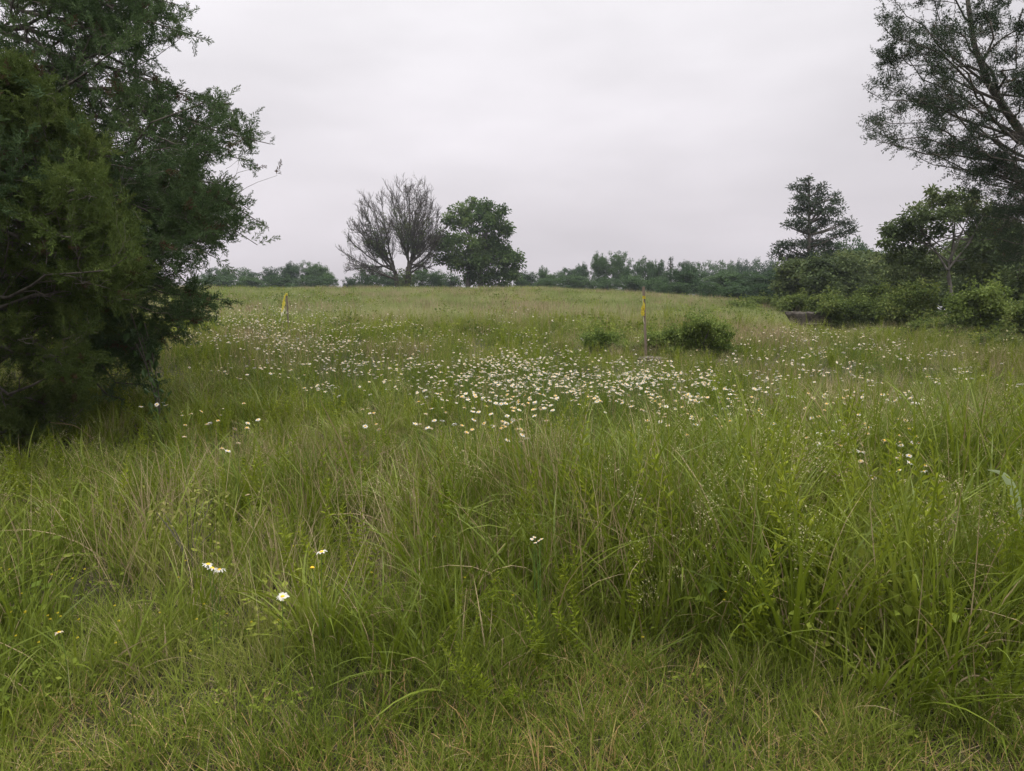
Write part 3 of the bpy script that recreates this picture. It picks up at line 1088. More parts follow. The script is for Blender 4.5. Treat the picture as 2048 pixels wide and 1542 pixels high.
g.obj('yellow_tape', [M['tape']], st)
g = Geo()
P = kn + np.array([[-.012, -.03, -.28], [-.006, -.03, -.34], [.0, -.03, -.40], [.008, -.028, -.44]])
strip(g, P, [.02, .018, .014, .008], np.array([1.0, .2, 0]))
P = kn + np.array([[-.02, -.042, -.02], [-.026, -.044, -.08], [-.02, -.044, -.13]])
strip(g, P, [.012, .016, .012], np.array([1.0, .2, 0]))
g.obj('tape_tail', [M['tapewhite']], st)

st, b, t = stake(578, 676, 573, 586, 17.0, .036, 'thin leaning stake with long yellow and white ribbon blowing to one side')
L = t - b
g = Geo()
for zz in (-.02, 0, .02):
    ring = np.array([[.022 * math.cos(a), .018 * math.sin(a), zz] for a in np.linspace(0, 6.283, 9)]) + L * .97
    strip(g, ring, np.full(9, .02), np.array([0, 0, 1.0]))
for q, (dx, ln) in enumerate(((-.10, .42), (-.055, .36), (-.02, .30))):
    tt_ = np.linspace(0, 1, 7)[:, None]
    P = L * .97 + np.array([-.015, -.03, 0]) + tt_ * np.array([dx, 0, -ln]) + np.array([-.02, 0, 0]) * np.sin(tt_ * 3.1) + rng.normal(0, .006, (7, 3))
    strip(g, P, np.full(7, .026), np.array([1.0, .3, 0]))
g.obj('yellow_tape', [M['tape']], st)
g = Geo()
for q, (dx, ln) in enumerate(((-.06, .30), (-.045, .16))):
    tt_ = np.linspace(0, 1, 6)[:, None]
    P = L * .97 + np.array([-.115 + .06 * q, -.03, -.40 + .08 * q]) + tt_ * np.array([dx, 0, -ln]) + rng.normal(0, .006, (6, 3))
    strip(g, P, np.linspace(.038, .018, 6), np.array([1.0, .3, 0]))
g.obj('tape_tail', [M['tapewhite']], st)


# ------------------------------------------------------------------ flat rock and concrete trough
def rock(name, c, size, mats, label, cat, seed):
    r = np.random.default_rng(seed)
    g = Geo()
    nu, nv = 26, 12
    V = []
    for j in range(nv + 1):
        ph = -math.pi / 2 + math.pi * j / nv
        for i in range(nu):
            th = 2 * math.pi * i / nu
            p = np.array([math.cos(ph) * math.cos(th), math.cos(ph) * math.sin(th), math.sin(ph)])
            p = np.sign(p) * np.abs(p) ** .55
            V.append(p)
    V = np.array(V)
    w = 1 + .16 * (vn(V[:, 0] * 3 + 9, V[:, 1] * 3 + V[:, 2] + 5, 1.0, seed) - .5) * 2 + r.normal(0, .02, len(V))
    V = V * w[:, None] * np.array(size) * .5
    ii_ = np.arange((nv + 1) * nu).reshape(nv + 1, nu)
    Qr = np.stack([ii_[:-1], np.roll(ii_[:-1], -1, 1), np.roll(ii_[1:], -1, 1), ii_[1:]], -1).reshape(-1, 4)
    g.add(V, Qr)
    o = g.obj(name, mats)
    o.location = c
    if label:
        tag(o, label, cat)
    return o


p = at(1303, 716, 12.15)
rock('flat_rock', (p[0], 12.15, float(p[2]) - .04), (.46, .34, .13), [M['slab']], 'flat brown rock lying at the foot of the tall taped stake', 'rock', 4)

D = 20.5
p = at(1613, 640, D)
tr = empty('concrete_trough', (p[0], D, float(gz(p[0], D))))
tag(tr, 'dark weathered concrete trough with tapered end sticking out from under the big bush', 'trough')
zt, zb = float(at(1610, 624, D)[2]) - tr.location.z, float(at(1610, 651, D)[2]) - tr.location.z
g = Geo()
xl = float(at(1577, 640, D)[0]) - tr.location.x
xr = xl + 1.35
nxs = 16
V = []
for i in range(nxs + 1):
    u = i / nxs
    x = xl + (xr - xl) * u
    # the underside curves in at the ends, like a boat
    lo = zb + (zt - zb) * .80 * max(0, 1 - u / .13) ** 1.4 + .02 * math.sin(u * 23)
    xt = x
    for (yy_, zz_, inw) in ((-.28, zt, 0), (-.30, zt - .05, 0), (-.27, lo + .05, 0), (-.20, lo, 0), (.20, lo, 0), (.27, lo + .05, 0), (.30, zt - .05, 0), (.28, zt, 0), (.21, zt, 0), (.18, zt - .14, 0), (-.18, zt - .14, 0), (-.21, zt, 0)):
        zz2 = max(zz_, lo + .01) if zz_ < zt - .1 and abs(yy_) < .19 else zz_
        V.append([xt + rng.normal(0, .004), yy_ + rng.normal(0, .006), zz2 + rng.normal(0, .006)])
m_ = 12
Qs = []
for i in range(nxs):
    for k in range(m_):
        a_, b_ = i * m_ + k, i * m_ + (k + 1) % m_
        Qs.append([a_, b_, b_ + m_, a_ + m_])
for e in (0, nxs):
    o_ = e * m_
    for k in ((0, 1, 2, 3), (0, 3, 10, 11), (3, 4, 9, 10), (4, 5, 6, 7), (4, 7, 8, 9)):
        Qs.append([o_ + kk for kk in k])
g.add(V, Qs)
g.obj('basin', [M['stone']], tr)
g = Geo()
for i in range(9):
    x = xl + .38 + i * .055
    box_poly(g, [x, -.285, zb + .055 + rng.normal(0, .006)], [x + .06, -.285, zb + .06 + rng.normal(0, .006)], .012 + .014 * rng.random(), .012, .02, side=np.array([0, 0, 1.0]))
g.obj('lime_streak', [M['stonepale']], tr)
g = Geo()
box_poly(g, [xl + .55, 0, -.1], [xl + .55, 0, zb + .02], .30, .26, .3)
g.obj('pedestal', [M['stone']], tr)


# ------------------------------------------------------------------ cedars
def T_spray(dense=1.0, L=.17, w=.0065, nb=17, droop=.15):
    """one feathery juniper spray pointing along z"""
    g = Geo()
    K = 4
    ax = np.stack([rng.normal(0, .008, K).cumsum(), rng.normal(0, .008, K).cumsum(), np.linspace(0, L, K)], -1)
    t = (np.arange(nb) + rng.random(nb)) / nb
    c = np.stack([np.interp(t, np.linspace(0, 1, K), ax[:, i]) for i in range(3)], -1)
    az = np.arange(nb) * 2.4 + rng.normal(0, .4, nb)
    el = .75 + .4 * t
    d = np.stack([np.cos(az) * np.cos(el), np.sin(az) * np.cos(el), np.sin(el)], -1)
    ln = (.35 - .15 * t) * L * (.8 + .5 * rng.random(nb))
    add_leaves(g, c, d, ln, 0, .14 * w / .0065, droop=.05)
    # side branchlets
    b2 = np.repeat(c + d * (ln * .45)[:, None], 3, 0)
    d2 = unit(np.repeat(d, 3, 0) + rng.normal(0, .55, (nb * 3, 3)))
    add_leaves(g, b2, d2, np.repeat(ln, 3) * .6, 0, .22 * w / .0065, droop=.05)
    add_leaves(g, ax[-1:], np.array([[0, 0, 1.0]]), L * .22, 0, .14)
    return g


def edge_fn(tab):
    ys_ = np.array([a for a, _ in tab], float)
    xs_ = np.array([b for _, b in tab], float)
    return lambda py: np.interp(py, ys_, xs_)


def sprays_on(G, P, per, t0, t1, tpl, size, up=.15, keep=None, mix=.5, spread=.55):
    n, K, _ = P.shape
    t = t0 + (t1 - t0) * rng.random((n, per))
    t[:, 0] = 1.0
    f = t * (K - 1)
    i = np.minimum(f.astype(int), K - 2)
    w = (f - i)[..., None]
    ar = np.arange(n)[:, None]
    b_ = (P[ar, i] * (1 - w) + P[ar, i + 1] * w).reshape(-1, 3)
    tn = unit(P[ar, i + 1] - P[ar, i]).reshape(-1, 3)
    tn = unit(tn + rng.normal(0, spread, tn.shape) + np.array([0, 0, up]))
    if keep is not None:
        k = keep(b_)
        b_, tn = b_[k], tn[k]
    lab_ = rng.integers(0, len(tpl), len(b_))
    for q, tp in enumerate(tpl):
        m = lab_ == q
        G.rep(tp, frames(tn[m], rng.random(m.sum()) * 6.28), b_[m], size * (.65 + .7 * rng.random(m.sum())), mix)
    return len(b_)


def cedar(name, label, trunk, R0, explicit, nrand, reach, keep, mats, spray, n2=11, n3=6, per=3, size=1.0, zr=(.25, 1.0), up=.25, ratio2=.36, limb_r=.35, ang2=.9, dead=0.03, flat=.3, tilt=(0, .35), loc=None, lenfix=None):
    trunk = np.asarray(trunk, float)
    K = 14
    T = resample(trunk, K)
    base = T[0].copy()
    root = empty(name, base)
    tag(root, label, 'tree')
    g = Geo()
    tubes(g, T[None] - base, np.linspace(R0, R0 * .12, K)[None], 10)
    tk = g.obj('trunk', [M['bark']], root, smooth=True)
    limbs = []
    rads = []
    KL = 8
    for (t_, end, sag) in explicit:
        s0 = np.array([np.interp(t_, np.linspace(0, 1, K), T[:, i]) for i in range(3)])
        e_ = np.asarray(end, float)
        mid = (s0 + e_) / 2 + np.array([0, 0, sag * np.linalg.norm(e_ - s0)])
        limbs.append(bez(s0, mid, e_, KL))
        rads.append((1 - np.linspace(0, 1, KL)) ** 1.3 * R0 * limb_r * .62 + .004)
    for q in range(nrand):
        t_ = zr[0] + (zr[1] - zr[0]) * ((q + rng.random()) / nrand)
        s0 = np.array([np.interp(t_, np.linspace(0, 1, K), T[:, i]) for i in range(3)])
        az = q * 2.4 + rng.normal(0, .3)
        Lh = reach(t_) * (.8 + .35 * rng.random())
        ti = tilt[0] + (tilt[1] - tilt[0]) * rng.random() + .5 * t_ ** 3
        e_ = s0 + np.array([math.cos(az) * Lh, math.sin(az) * Lh, Lh * ti])
        for _ in range(12):
            if keep(e_[None])[0]:
                break
            e_ = s0 + (e_ - s0) * .85
        mid = (s0 + e_) / 2 + np.array([0, 0, -.06 * Lh])
        limbs.append(bez(s0, mid, e_, KL))
        rads.append((1 - np.linspace(0, 1, KL)) ** 1.3 * R0 * limb_r * .62 * (1 - .6 * t_) + .004)
    P1, R1 = np.array(limbs), np.array(rads)
    P1[:, 1:-1] += rng.normal(0, .06, P1[:, 1:-1].shape)
    P2, R2 = grow(P1, R1, n2, .18, 1.0, ang2, ratio2, up, .10, 6, .35, .5, flat, .55, .004)
    P3, R3 = grow(P2, R2, n3, .2, 1.0, .8, .5, up, .12, 5, .4, .5, 0, .5, .002)
    k3 = keep(P3[:, -1])
    P3, R3 = P3[k3], R3[k3]
    k2 = keep(P2[:, -1]) | (rng.random(len(P2)) < .02)
    P2, R2 = P2[k2], R2[k2]
    g = Geo()
    tubes(g, P1 - base, R1, 6)
    tubes(g, P2 - base, R2, 4)
    di = rng.integers(0, len(P2), 130)
    P5, R5 = grow(P2[di], np.maximum(R2[di], .004), 1, .2, .9, .9, .75, -.1, .22, 7, .4, .6, 0, .2, .0035)
    P6, R6 = grow(P5, R5, 4, .3, 1.0, .7, .45, 0, .2, 5, .5, .6, 0, .2, .0022)
    k5 = keep(P5[:, -1])
    k6 = keep(P6[:, -1])
    tubes(g, P5[k5] - base, R5[k5], 4, 1)
    tubes(g, P6[k6] - base, R6[k6], 3, 1)
    g.obj('limbs', [M['bark'], M['twig']], root, smooth=True)
    g = Geo()
    tubes(g, P3 - base, R3, 3, 2)
    n = sprays_on(g, P3 - base, per, .25, 1.0, spray, size, keep=lambda b_: keep(b_ + base))
    n += sprays_on(g, P2 - base, 4, .55, 1.0, spray, size, keep=lambda b_: keep(b_ + base))
    n += sprays_on(g, P1 - base, 16, .55, 1.0, spray, size, keep=lambda b_: keep(b_ + base) | (rng.random(len(b_)) < .6))
    # a few dead brown inner sprays
    nd = int(len(P2) * dead * 10)
    if nd:
        idx = rng.integers(0, len(P2), nd)
        sub = Geo()
        q = sprays_on(sub, (P2 - base)[idx], 1, .2, .6, spray, size * .8)
        V, Q, Tt, QM, TM, R = sub.arrays()
        g.add(V, Q if len(Q) else None, Tt, rnd=R, QM=QM + 1, TM=TM + 1)
    g.obj('crown', mats + [M['bark']], root)
    print(name, 'sprays', n, 'limbs', len(P1), len(P2), len(P3))
    return root


SPR = [T_spray() for _ in range(5)]
# the big dark cedar at the side of the view: trunk outside the picture, its side branches reach in
big_edge = edge_fn([(-400, 250), (-60, 330), (10, 345), (30, 340), (75, 380), (110, 300), (150, 250), (180, 330), (200, 440), (260, 490), (290, 530), (305, 470), (330, 400), (345, 385), (370, 440), (400, 480), (440, 505), (470, 510), (495, 440), (515, 400), (535, 360), (560, 350), (590, 430), (620, 430), (650, 350), (680, 330), (720, 300), (760, 285), (800, 240), (850, 190), (900, 130), (1000, 60)])


def keep_big(P):
    px, py = proj(P)
    j = 18 * np.sin(py * .19) + 12 * np.sin(py * .53 + 1)
    gap = ((px - 215) / 50) ** 2 + ((py - 145) / 38) ** 2 < 1
    gap |= ((px - 330) / 34) ** 2 + ((py - 160) / 18) ** 2 < 1
    gap |= ((px - 62) / 60) ** 2 + ((py - 75) / 34) ** 2 < .8
    ho = (vn(px, py * 1.2, 20, 55) > .58 + .30 * ss(120, 420, py)) & (rng.random(px.shape) < .8) & (py < 420)
    gap |= ho & (rng.random(px.shape) < .9)
    gap2 = (((px - 115) / 60) ** 2 + ((py - 690) / 26) ** 2 < 1) & (rng.random(px.shape) < .7)
    return (px < big_edge(py) + j) & ~(gap & (rng.random(px.shape) < .75)) & ~gap2 & (P[..., 2] > gz(P[..., 0], P[..., 1]) + .12)


tb = at(-60, 850, 8.2)
tb[2] = gz(tb[0], tb[1]) - .1
tt = tb + np.array([.35, .3, 9.6])
A = lambda px, py, D_: at(px, py, D_)
ex = [
    (.98 * .52, A(352, 8, 7.8), -.05), (.50, A(405, 78, 7.9), .04), (.50, A(300, 120, 7.6), .0), (.56, A(250, 40, 8.3), .0),
    (.46, A(310, 215, 7.6), .05), (.44, A(420, 195, 8.2), .10), (.42, A(480, 225, 8.1), .09), (.40, A(541, 288, 7.9), .07), (.39, A(500, 262, 8.4), .08),
    (.37, A(500, 322, 7.7), .03), (.36, A(440, 290, 7.3), .02), (.34, A(455, 390, 8.3), .05), (.33, A(500, 420, 7.9), .07), (.32, A(538, 456, 7.8), .08), (.31, A(515, 490, 8.1), .09),
    (.30, A(430, 470, 7.5), .04), (.28, A(440, 520, 7.9), .08), (.27, A(400, 530, 8.3), .06), (.25, A(380, 440, 7.2), .03),
    (.20, A(455, 598, 7.8), .02), (.19, A(420, 640, 7.9), .03), (.18, A(390, 590, 7.4), .0), (.17, A(360, 680, 7.7), .05), (.14, A(310, 720, 7.5), .08), (.12, A(290, 770, 7.6), .1),
    (.10, A(250, 800, 7.3), .12), (.24, A(330, 560, 7.0), .0), (.22, A(300, 620, 6.9), .02),
]
cedar('red_cedar', 'big dark evergreen cedar with long side branches reaching out over the meadow', [tb, tb + (tt - tb) * .3 + [.06, -.1, 0], tt], .17,
      ex, 64, lambda t_: 3.4 * (1 - t_ ** 2.2) + .5, keep_big, [M['cedar'], M['brown_needle']], SPR, 12, 6, 3, 1.0, (.06, .97), up=.22, dead=.12)

front_edge = edge_fn([(-100, -40), (120, -20), (150, 40), (200, 110), (230, 140), (300, 205), (340, 180), (380, 240), (440, 255), (500, 285), (560, 300), (600, 260), (700, 200), (780, 180), (900, 120), (1000, 40)])


def keep_front(P):
    px, py = proj(P)
    return (px < front_edge(py) + 14 * np.sin(py * .17 + 2)) & (py > 130 + 14 * np.sin(px * .08)) & (P[..., 2] > gz(P[..., 0], P[..., 1]) + .1) & ~((((px - 118) / 62) ** 2 + ((py - 690) / 26) ** 2 < 1) & (rng.random(px.shape) < .7))


fb = at(-110, 900, 6.3)
fb[2] = gz(fb[0], fb[1]) - .1
ftop = at(-20, 130, 6.4)
cedar('young_cedar', 'yellower green bushy cedar standing in front of the big dark one', [fb, fb + (ftop - fb) * .5, ftop], .10,
      [(.85, A(110, 200, 6.1), .02), (.75, A(180, 300, 6.0), .02), (.6, A(245, 430, 6.1), .04), (.5, A(280, 520, 6.0), .04), (.4, A(260, 600, 6.0), .03), (.3, A(200, 720, 5.9), .05)],
      44, lambda t_: 1.95 * (1 - t_ ** 2.5) + .4, keep_front, [M['cedar_front'], M['brown_needle']], SPR, 10, 6, 3, .85, (.05, .97), up=.3, dead=.08)

# vine hanging on the outer twigs of the big cedar
vb = at(318, 800, 7.2)
vb[2] = gz(vb[0], vb[1])
g = Geo()
for q in range(4):
    P = bez([0, 0, 0], [.05 * rng.normal(), 0, .5], [-.15 + .1 * rng.normal(), .1 * rng.normal(), .85 + .1 * q], 8)
    tubes(g, P[None], np.full((1, 8), .006), 4, 1)
    k = 26
    t_ = rng.random(k)
    c = np.stack([np.interp(t_, np.linspace(0, 1, 8), P[:, i]) for i in range(3)], -1) + rng.normal(0, .07, (k, 3))
    d = rdir(k)
    d[:, 2] = -np.abs(d[:, 2]) - .2
    add_leaves(g, c, d, .05 + .05 * rng.random(k), 0, .6)
vo = g.obj('creeper', [M['vine'], M['bark']])
vo.location = vb
tag(vo, 'glossy dark-leaved creeper hanging at the outer foot of the big cedar', 'creeper')

# the leaning cedar at the other side: open crown, bare inner limbs
SPR2 = [T_spray(L=.15, w=.009, nb=8) for _ in range(4)]
r_edge = edge_fn([(-300, 1800), (-20, 1770), (38, 1758), (80, 1790), (106, 1750), (135, 1770), (160, 1752), (180, 1735), (205, 1775), (234, 1748), (256, 1732), (275, 1742), (291, 1785), (313, 1830), (334, 1890), (350, 1905), (380, 1930), (430, 1960), (480, 1990), (560, 2010), (700, 2040)])


def keep_right(P):
    px, py = proj(P)
    g_ = vn(px, py * 1.6, 26, 77)
    hole = (g_ > .60) & (px > 1800) & (rng.random(px.shape) < .80)
    return (px > r_edge(py) + 8 * np.sin(py * .23)) & ~hole & (P[..., 2] > 1.5)


rb = at(2300, 700, 12.6)
rb[2] = gz(rb[0], rb[1]) - .1
trk = [rb, at(2225, 560, 12.4), at(2130, 400, 12.2), at(2048, 265, 12.0), at(1990, 200, 12.0), at(1950, 100, 12.0), at(1935, 0, 12.1), at(1925, -160, 12.2)]
ex = [(.60, A(1754, 40, 11.6), .05), (.62, A(1785, -5, 12.2), .05), (.62, A(1850, -40, 12.0), .05), (.55, A(1750, 106, 12.0), .06), (.56, A(1800, 85, 11.4), .05), (.52, A(1752, 160, 12.5), .05), (.50, A(1733, 180, 11.7), .06),
      (.47, A(1747, 234, 12.2), .06), (.45, A(1731, 256, 11.8), .07), (.44, A(1740, 276, 11.5), .07), (.42, A(1785, 291, 12.4), .07), (.41, A(1830, 312, 11.7), .06), (.38, A(1895, 334, 12.0), .05), (.36, A(1905, 356, 11.6), .05),
      (.33, A(1940, 395, 12.2), .05), (.48, A(1830, 200, 12.9), .04), (.58, A(1850, 60, 11.0), .03), (.50, A(1860, 150, 10.9), .03), (.40, A(1900, 270, 11.2), .03), (.30, A(1960, 430, 11.8), .05), (.28, A(1958, 480, 12.0), .09),
      (.66, A(2040, 60, 11.2), .03), (.56, A(2060, 140, 11.4), .03), (.70, A(1990, -30, 11.6), .0), (.35, A(1990, 380, 11.3), .03), (.32, A(2030, 360, 12.6), .03), (.26, A(2000, 520, 12.2), .08)]
cedar('leaning_cedar', 'tall open-crowned evergreen leaning in overhead with bare inner limbs against the sky', trk, .13,
      ex, 16, lambda t_: 1.8, keep_right, [M['cedar_blue'], M['brown_needle']], SPR2, 13, 7, 3, .95, (.30, .98), up=.02, limb_r=.32, dead=.05, ratio2=.30, flat=.4, ang2=.7)


# ------------------------------------------------------------------ broad-leaved trees
def clump_leaves(G, centres, rad, per, leaf, mat=0, up=.5, clr=None, asp=.6):
    n = len(centres)
    off = rdir(n * per) * (rng.random(n * per) ** (1 / 1.7))[:, None]
    off = off * np.repeat(np.broadcast_to(rad, (n,)), per)[:, None] * np.array([1, 1, .7])
    P = np.repeat(centres, per, 0) + off
    d = unit(off) * .8 + rng.normal(0, .45, off.shape) + np.array([0, 0, up - .6])
    r = np.clip(np.repeat(rng.random(n) if clr is None else clr, per) * .6 + rng.random(n * per) * .4, 0, 1)
    add_leaves(G, P, d, leaf * (.7 + .6 * rng.random(n * per)), mat, asp, r, .1, True)


def lobes3(lst, D, dep=None, base=None):
    """photo ellipses (column, row, half width, half height, depth offset) -> 3-D ellipsoids of real depth"""
    out_ = []
    for (px, py, rx, ry, dz) in lst:
        c = at(px, py, D + dz)
        k = (D + dz) / F
        out_.append((c - base, np.array([rx * k, (dep or .9) * (rx + ry) / 2 * k, ry * k])))
    return out_


def crown_from(G, lobes, nc, crad, per, leaf, mat=0, shell=.55, gap=0.0):
    tot_ = sum(float(np.prod(r) ** (2 / 3)) for _, r in lobes)
    cs_all = []
    for c, r in lobes:
        k = max(4, int(nc * float(np.prod(r) ** (2 / 3)) / tot_))
        u = rdir(k) * (shell + (1.12 - shell) * rng.random(k) ** .8)[:, None]
        cs = c + u * r
        cs_all.append(cs)
    cs = np.concatenate(cs_all)
    if gap:
        cs = cs[rng.random(len(cs)) > gap]
    clump_leaves(G, cs, crad * (.7 + .6 * rng.random(len(cs))), per, leaf, mat)
    return cs


def limbs_to(G, start_pts, targets, r0, K=7, mat=0, sag=-.05, sides=5, rmin=.01):
    s = np.asarray(start_pts)
    P = []
    for e_ in targets:
        a_ = s[rng.integers(0, len(s))]
        L_ = np.linalg.norm(e_ - a_)
        mid = (a_ + e_) / 2 + np.array([0, 0, sag * L_]) + rng.normal(0, .04 * L_, 3)
        P.append(bez(a_, mid, e_, K))
    P = np.array(P)
    R = np.linspace(1, 0, K)[None] * r0 + rmin
    tubes(G, P, np.repeat(R, len(P), 0), sides, mat)
    return P


def tree(name, label, base, lobes, nc, crad, per, leaf, leafm, trunks, r0, barkm='bark', cat='tree', group=None, nl=40, shell=.55):
    root = empty(name, base)
    tag(root, label, cat, group)
    g = Geo()
    cs = crown_from(g, lobes, nc, crad, per, leaf, 0, shell)
    g2 = Geo()
    for ti_, tp in enumerate(trunks):
        T = resample(tp, 9)
        tubes(g2, T[None], np.linspace(r0 if ti_ == 0 or tp[0][2] < .1 else r0 * .36, r0 * .25, 9)[None], 8)
        tg = cs[rng.integers(0, len(cs), nl)]
        limbs_to(g2, T[4:], tg, r0 * .28, rmin=r0 * .03)
    g2.obj('trunk', [M[barkm]], root, smooth=True)
    g.obj('crown', [M[leafm]], root)
    return root


# the round leafy tree on the crest
D = 60.0
b = at(935, 572, D)
b[2] = gz(b[0], D) - .1
LB = [(915, 436, 24, 18, 0), (945, 418, 30, 17, .5), (985, 422, 24, 18, 0), (958, 448, 42, 18, -.5), (1003, 455, 18, 16, 0), (1012, 462, 11, 12, .3), (893, 440, 9, 8, 0), (880, 482, 22, 18, 0), (925, 490, 38, 22, -1),
      (975, 492, 34, 24, .5), (1000, 500, 20, 16, 0), (890, 515, 26, 14, .5), (935, 528, 34, 20, -.8), (985, 528, 40, 26, 0), (1020, 520, 20, 16, .3), (1034, 512, 9, 8, 0), (1000, 556, 36, 16, 0), (955, 560, 30, 12, .4), (868, 480, 9, 9, 0), (1024, 545, 14, 14, 0)]
tree('walnut_tree', 'full round leafy green tree on the crest beside the bare tree', b, lobes3(LB, D, .9, b), 340, .48, 64, .24, 'walnut',
     [[[0, 0, 0], [.1, 0, 1.5], [.2, 0, 4.5]], [[1.1, 0, 0], [1.0, .1, 1.5], [1.5, 0, 4]]], .22, nl=26)

# the mostly bare tree on the crest
D = 58.0
b = at(812, 572, D)
b[2] = gz(b[0], D) - .1
root = empty('bare_tree', b)
tag(root, 'mostly leafless wide-spreading tree with creeper on its limbs on the crest', 'tree')
main = at(815, 572, D) - b
sec = at(797, 568, D + .6) - b
main[2] = sec[2] = 0
E_ = [(806, 360, 0, .42, 0), (835, 366, .8, .4, 0), (858, 378, -1, .42, 0), (872, 390, .5, .45, 0), (886, 422, 0, .5, 0), (779, 373, -.8, .42, 0), (760, 382, .8, .44, 1), (741, 388, -.5, .48, 1), (722, 398, 0, .5, 1), (707, 416, .6, .52, 1),
      (688, 470, 0, .55, 1), (682, 500, -.6, .55, 1), (686, 540, .3, .6, 1), (700, 440, -1, .5, 1), (890, 446, -.7, .5, 0), (888, 470, .6, .5, 0), (870, 500, 0, .4, 0), (820, 362, -1.5, .4, 0), (790, 366, 1.6, .42, 0), (845, 372, 2, .42, 0), (868, 538, .3, .3, 0)]
P1 = []
for (px, py, dz, k, wh) in E_:
    e_ = at(px, py, D + dz) - b
    s0 = (sec if wh else main).copy()
    hgt = (1.3 + 1.3 * rng.random()) if not wh else (1.0 + 1.6 * rng.random())
    fork = s0 + np.array([(-.35 if wh else .12) * hgt * .5 + rng.normal(0, .07), rng.normal(0, .1), hgt])
    e_ = fork + (e_ - fork) * np.array([.90, .9, .89])
    # vase shape: out along the way, then upright
    mid1 = fork + (e_ - fork) * np.array([.55, .55, .30])
    P1.append(np.concatenate([[s0 + rng.normal(0, .05, 3) * [1, 1, 0]], bez(fork, mid1, e_, 13)]))
P1 = np.array(P1)
R1 = np.repeat((np.linspace(1, 0, 14) ** 1.2 * .075 + .020)[None], len(P1), 0)
R1[:, 0] = .12
P2, R2 = grow(P1[:, 1:], R1[:, 1:], 14, .12, .97, .55, .34, .25, .07, 7, .4, .5, .1, .45, .018)
P3, R3 = grow(P2, R2, 6, .2, 1.0, .5, .5, .25, .08, 5, .5, .6, 0, .3, .013)
P4, R4 = grow(P3, R3, 4, .2, 1.0, .5, .55, .2, .1, 4, .6, .7, 0, .2, .012)
g = Geo()
tubes(g, P1, R1, 7)
g.obj('trunk', [M['deadbark']], root, smooth=True)
g = Geo()
tubes(g, P2, R2, 4)
tubes(g, P3, R3, 3)
tubes(g, P4, R4, 3)
g.obj('branches', [M['deadbark']], root)
g = Geo()
cs = []
for i, (lo, hi, n) in {0: (.45, .8, 14), 1: (.4, .8, 12), 3: (.35, .85, 18), 2: (.3, .6, 12), 5: (.4, .85, 14), 6: (.45, .85, 10), 7: (.4, .75, 12), 8: (.35, .8, 14), 9: (.4, .8, 14), 13: (.3, .7, 16), 18: (.3, .6, 8), 17: (.4, .7, 10)}.items():
    t_ = lo + (hi - lo) * rng.random(n * 2)
    c = np.stack([np.interp(t_, np.linspace(0, 1, 14), P1[i][:, k]) for k in range(3)], -1)
    cs.append(c + rng.normal(0, .14, c.shape))
cs = np.concatenate(cs)
clump_leaves(g, cs, .26, 18, .13)
zz = P3[rng.random(len(P3)) < .10][:, -1]
clump_leaves(g, zz[zz[:, 0] < 1.5], .2, 6, .12)
tz = np.stack([rng.normal(.1, .35, 40), rng.normal(0, .4, 40), rng.random(40) * 1.8], -1)
clump_leaves(g, tz, .35, 26, .15)
g.obj('creeper_leaves', [M['oak']], root)


# far trees: a few grown shapes (unit size), copied with their trunk and crown
def far_shape(i):
    r = np.random.default_rng(40 + i)
    lob = []
    k = 15 + i % 3
    for q in range(k):
        a_ = r.random() * 6.28
        rr = .30 * math.sqrt(r.random())
        z = .20 + .60 * r.random()
        w = .17 + .07 * r.random()
        if i % 6 == 5:
            rr *= (1.15 - z)
        lob.append((np.array([rr * math.cos(a_), rr * math.sin(a_), z]), np.array([w, w, w * .75])))
    lob.append((np.array([.03, 0, .83]), np.array([.22, .22, .14])))
    lob.append((np.array([-.12, .05, .76]), np.array([.2, .2, .15])))
    lob.append((np.array([.16, -.05, .72]), np.array([.2, .2, .16])))
    lob.append((np.array([.1, 0, .25]), np.array([.34, .34, .22])))
    g = Geo()
    crown_from(g, lob, 300, .058, 40, .030, 0, .45)
    g2 = Geo()
    tubes(g2, np.array([[[0, 0, -.02], [.01, 0, .2], [.0, .01, .45], [.02, 0, .7]]]), np.array([[.022, .018, .014, .006]]), 6)
    return g.mesh('far_crown', [M['farleaf']]), g2.mesh('far_trunk', [M['bark']])


FS = [far_shape(i) for i in range(7)]


def far_tree(px, top, wpx, D_, label, base_row=None, shape=None, name='far_tree', group=None, deep=0.0):
    c = at(px, top, D_)
    z0 = float(gz(c[0], D_)) - .1 if base_row is None else float(at(px, base_row, D_)[2])
    hgt = float(c[2]) - z0
    i = int(rng.integers(0, 7)) if shape is None else shape
    root = empty(name, (c[0], D_, z0))
    w = 1.12 * wpx * D_ / F
    root.scale = (w, w * 1.0, hgt / .96)
    root.rotation_euler = (0, 0, rng.random() * 6.28)
    tag(root, label, 'tree', group)
    for nm, me in (('trunk', FS[i][1]), ('crown', FS[i][0])):
        o = bpy.data.objects.new(nm, me)
        S.collection.objects.link(o)
        o.parent = root
    return root


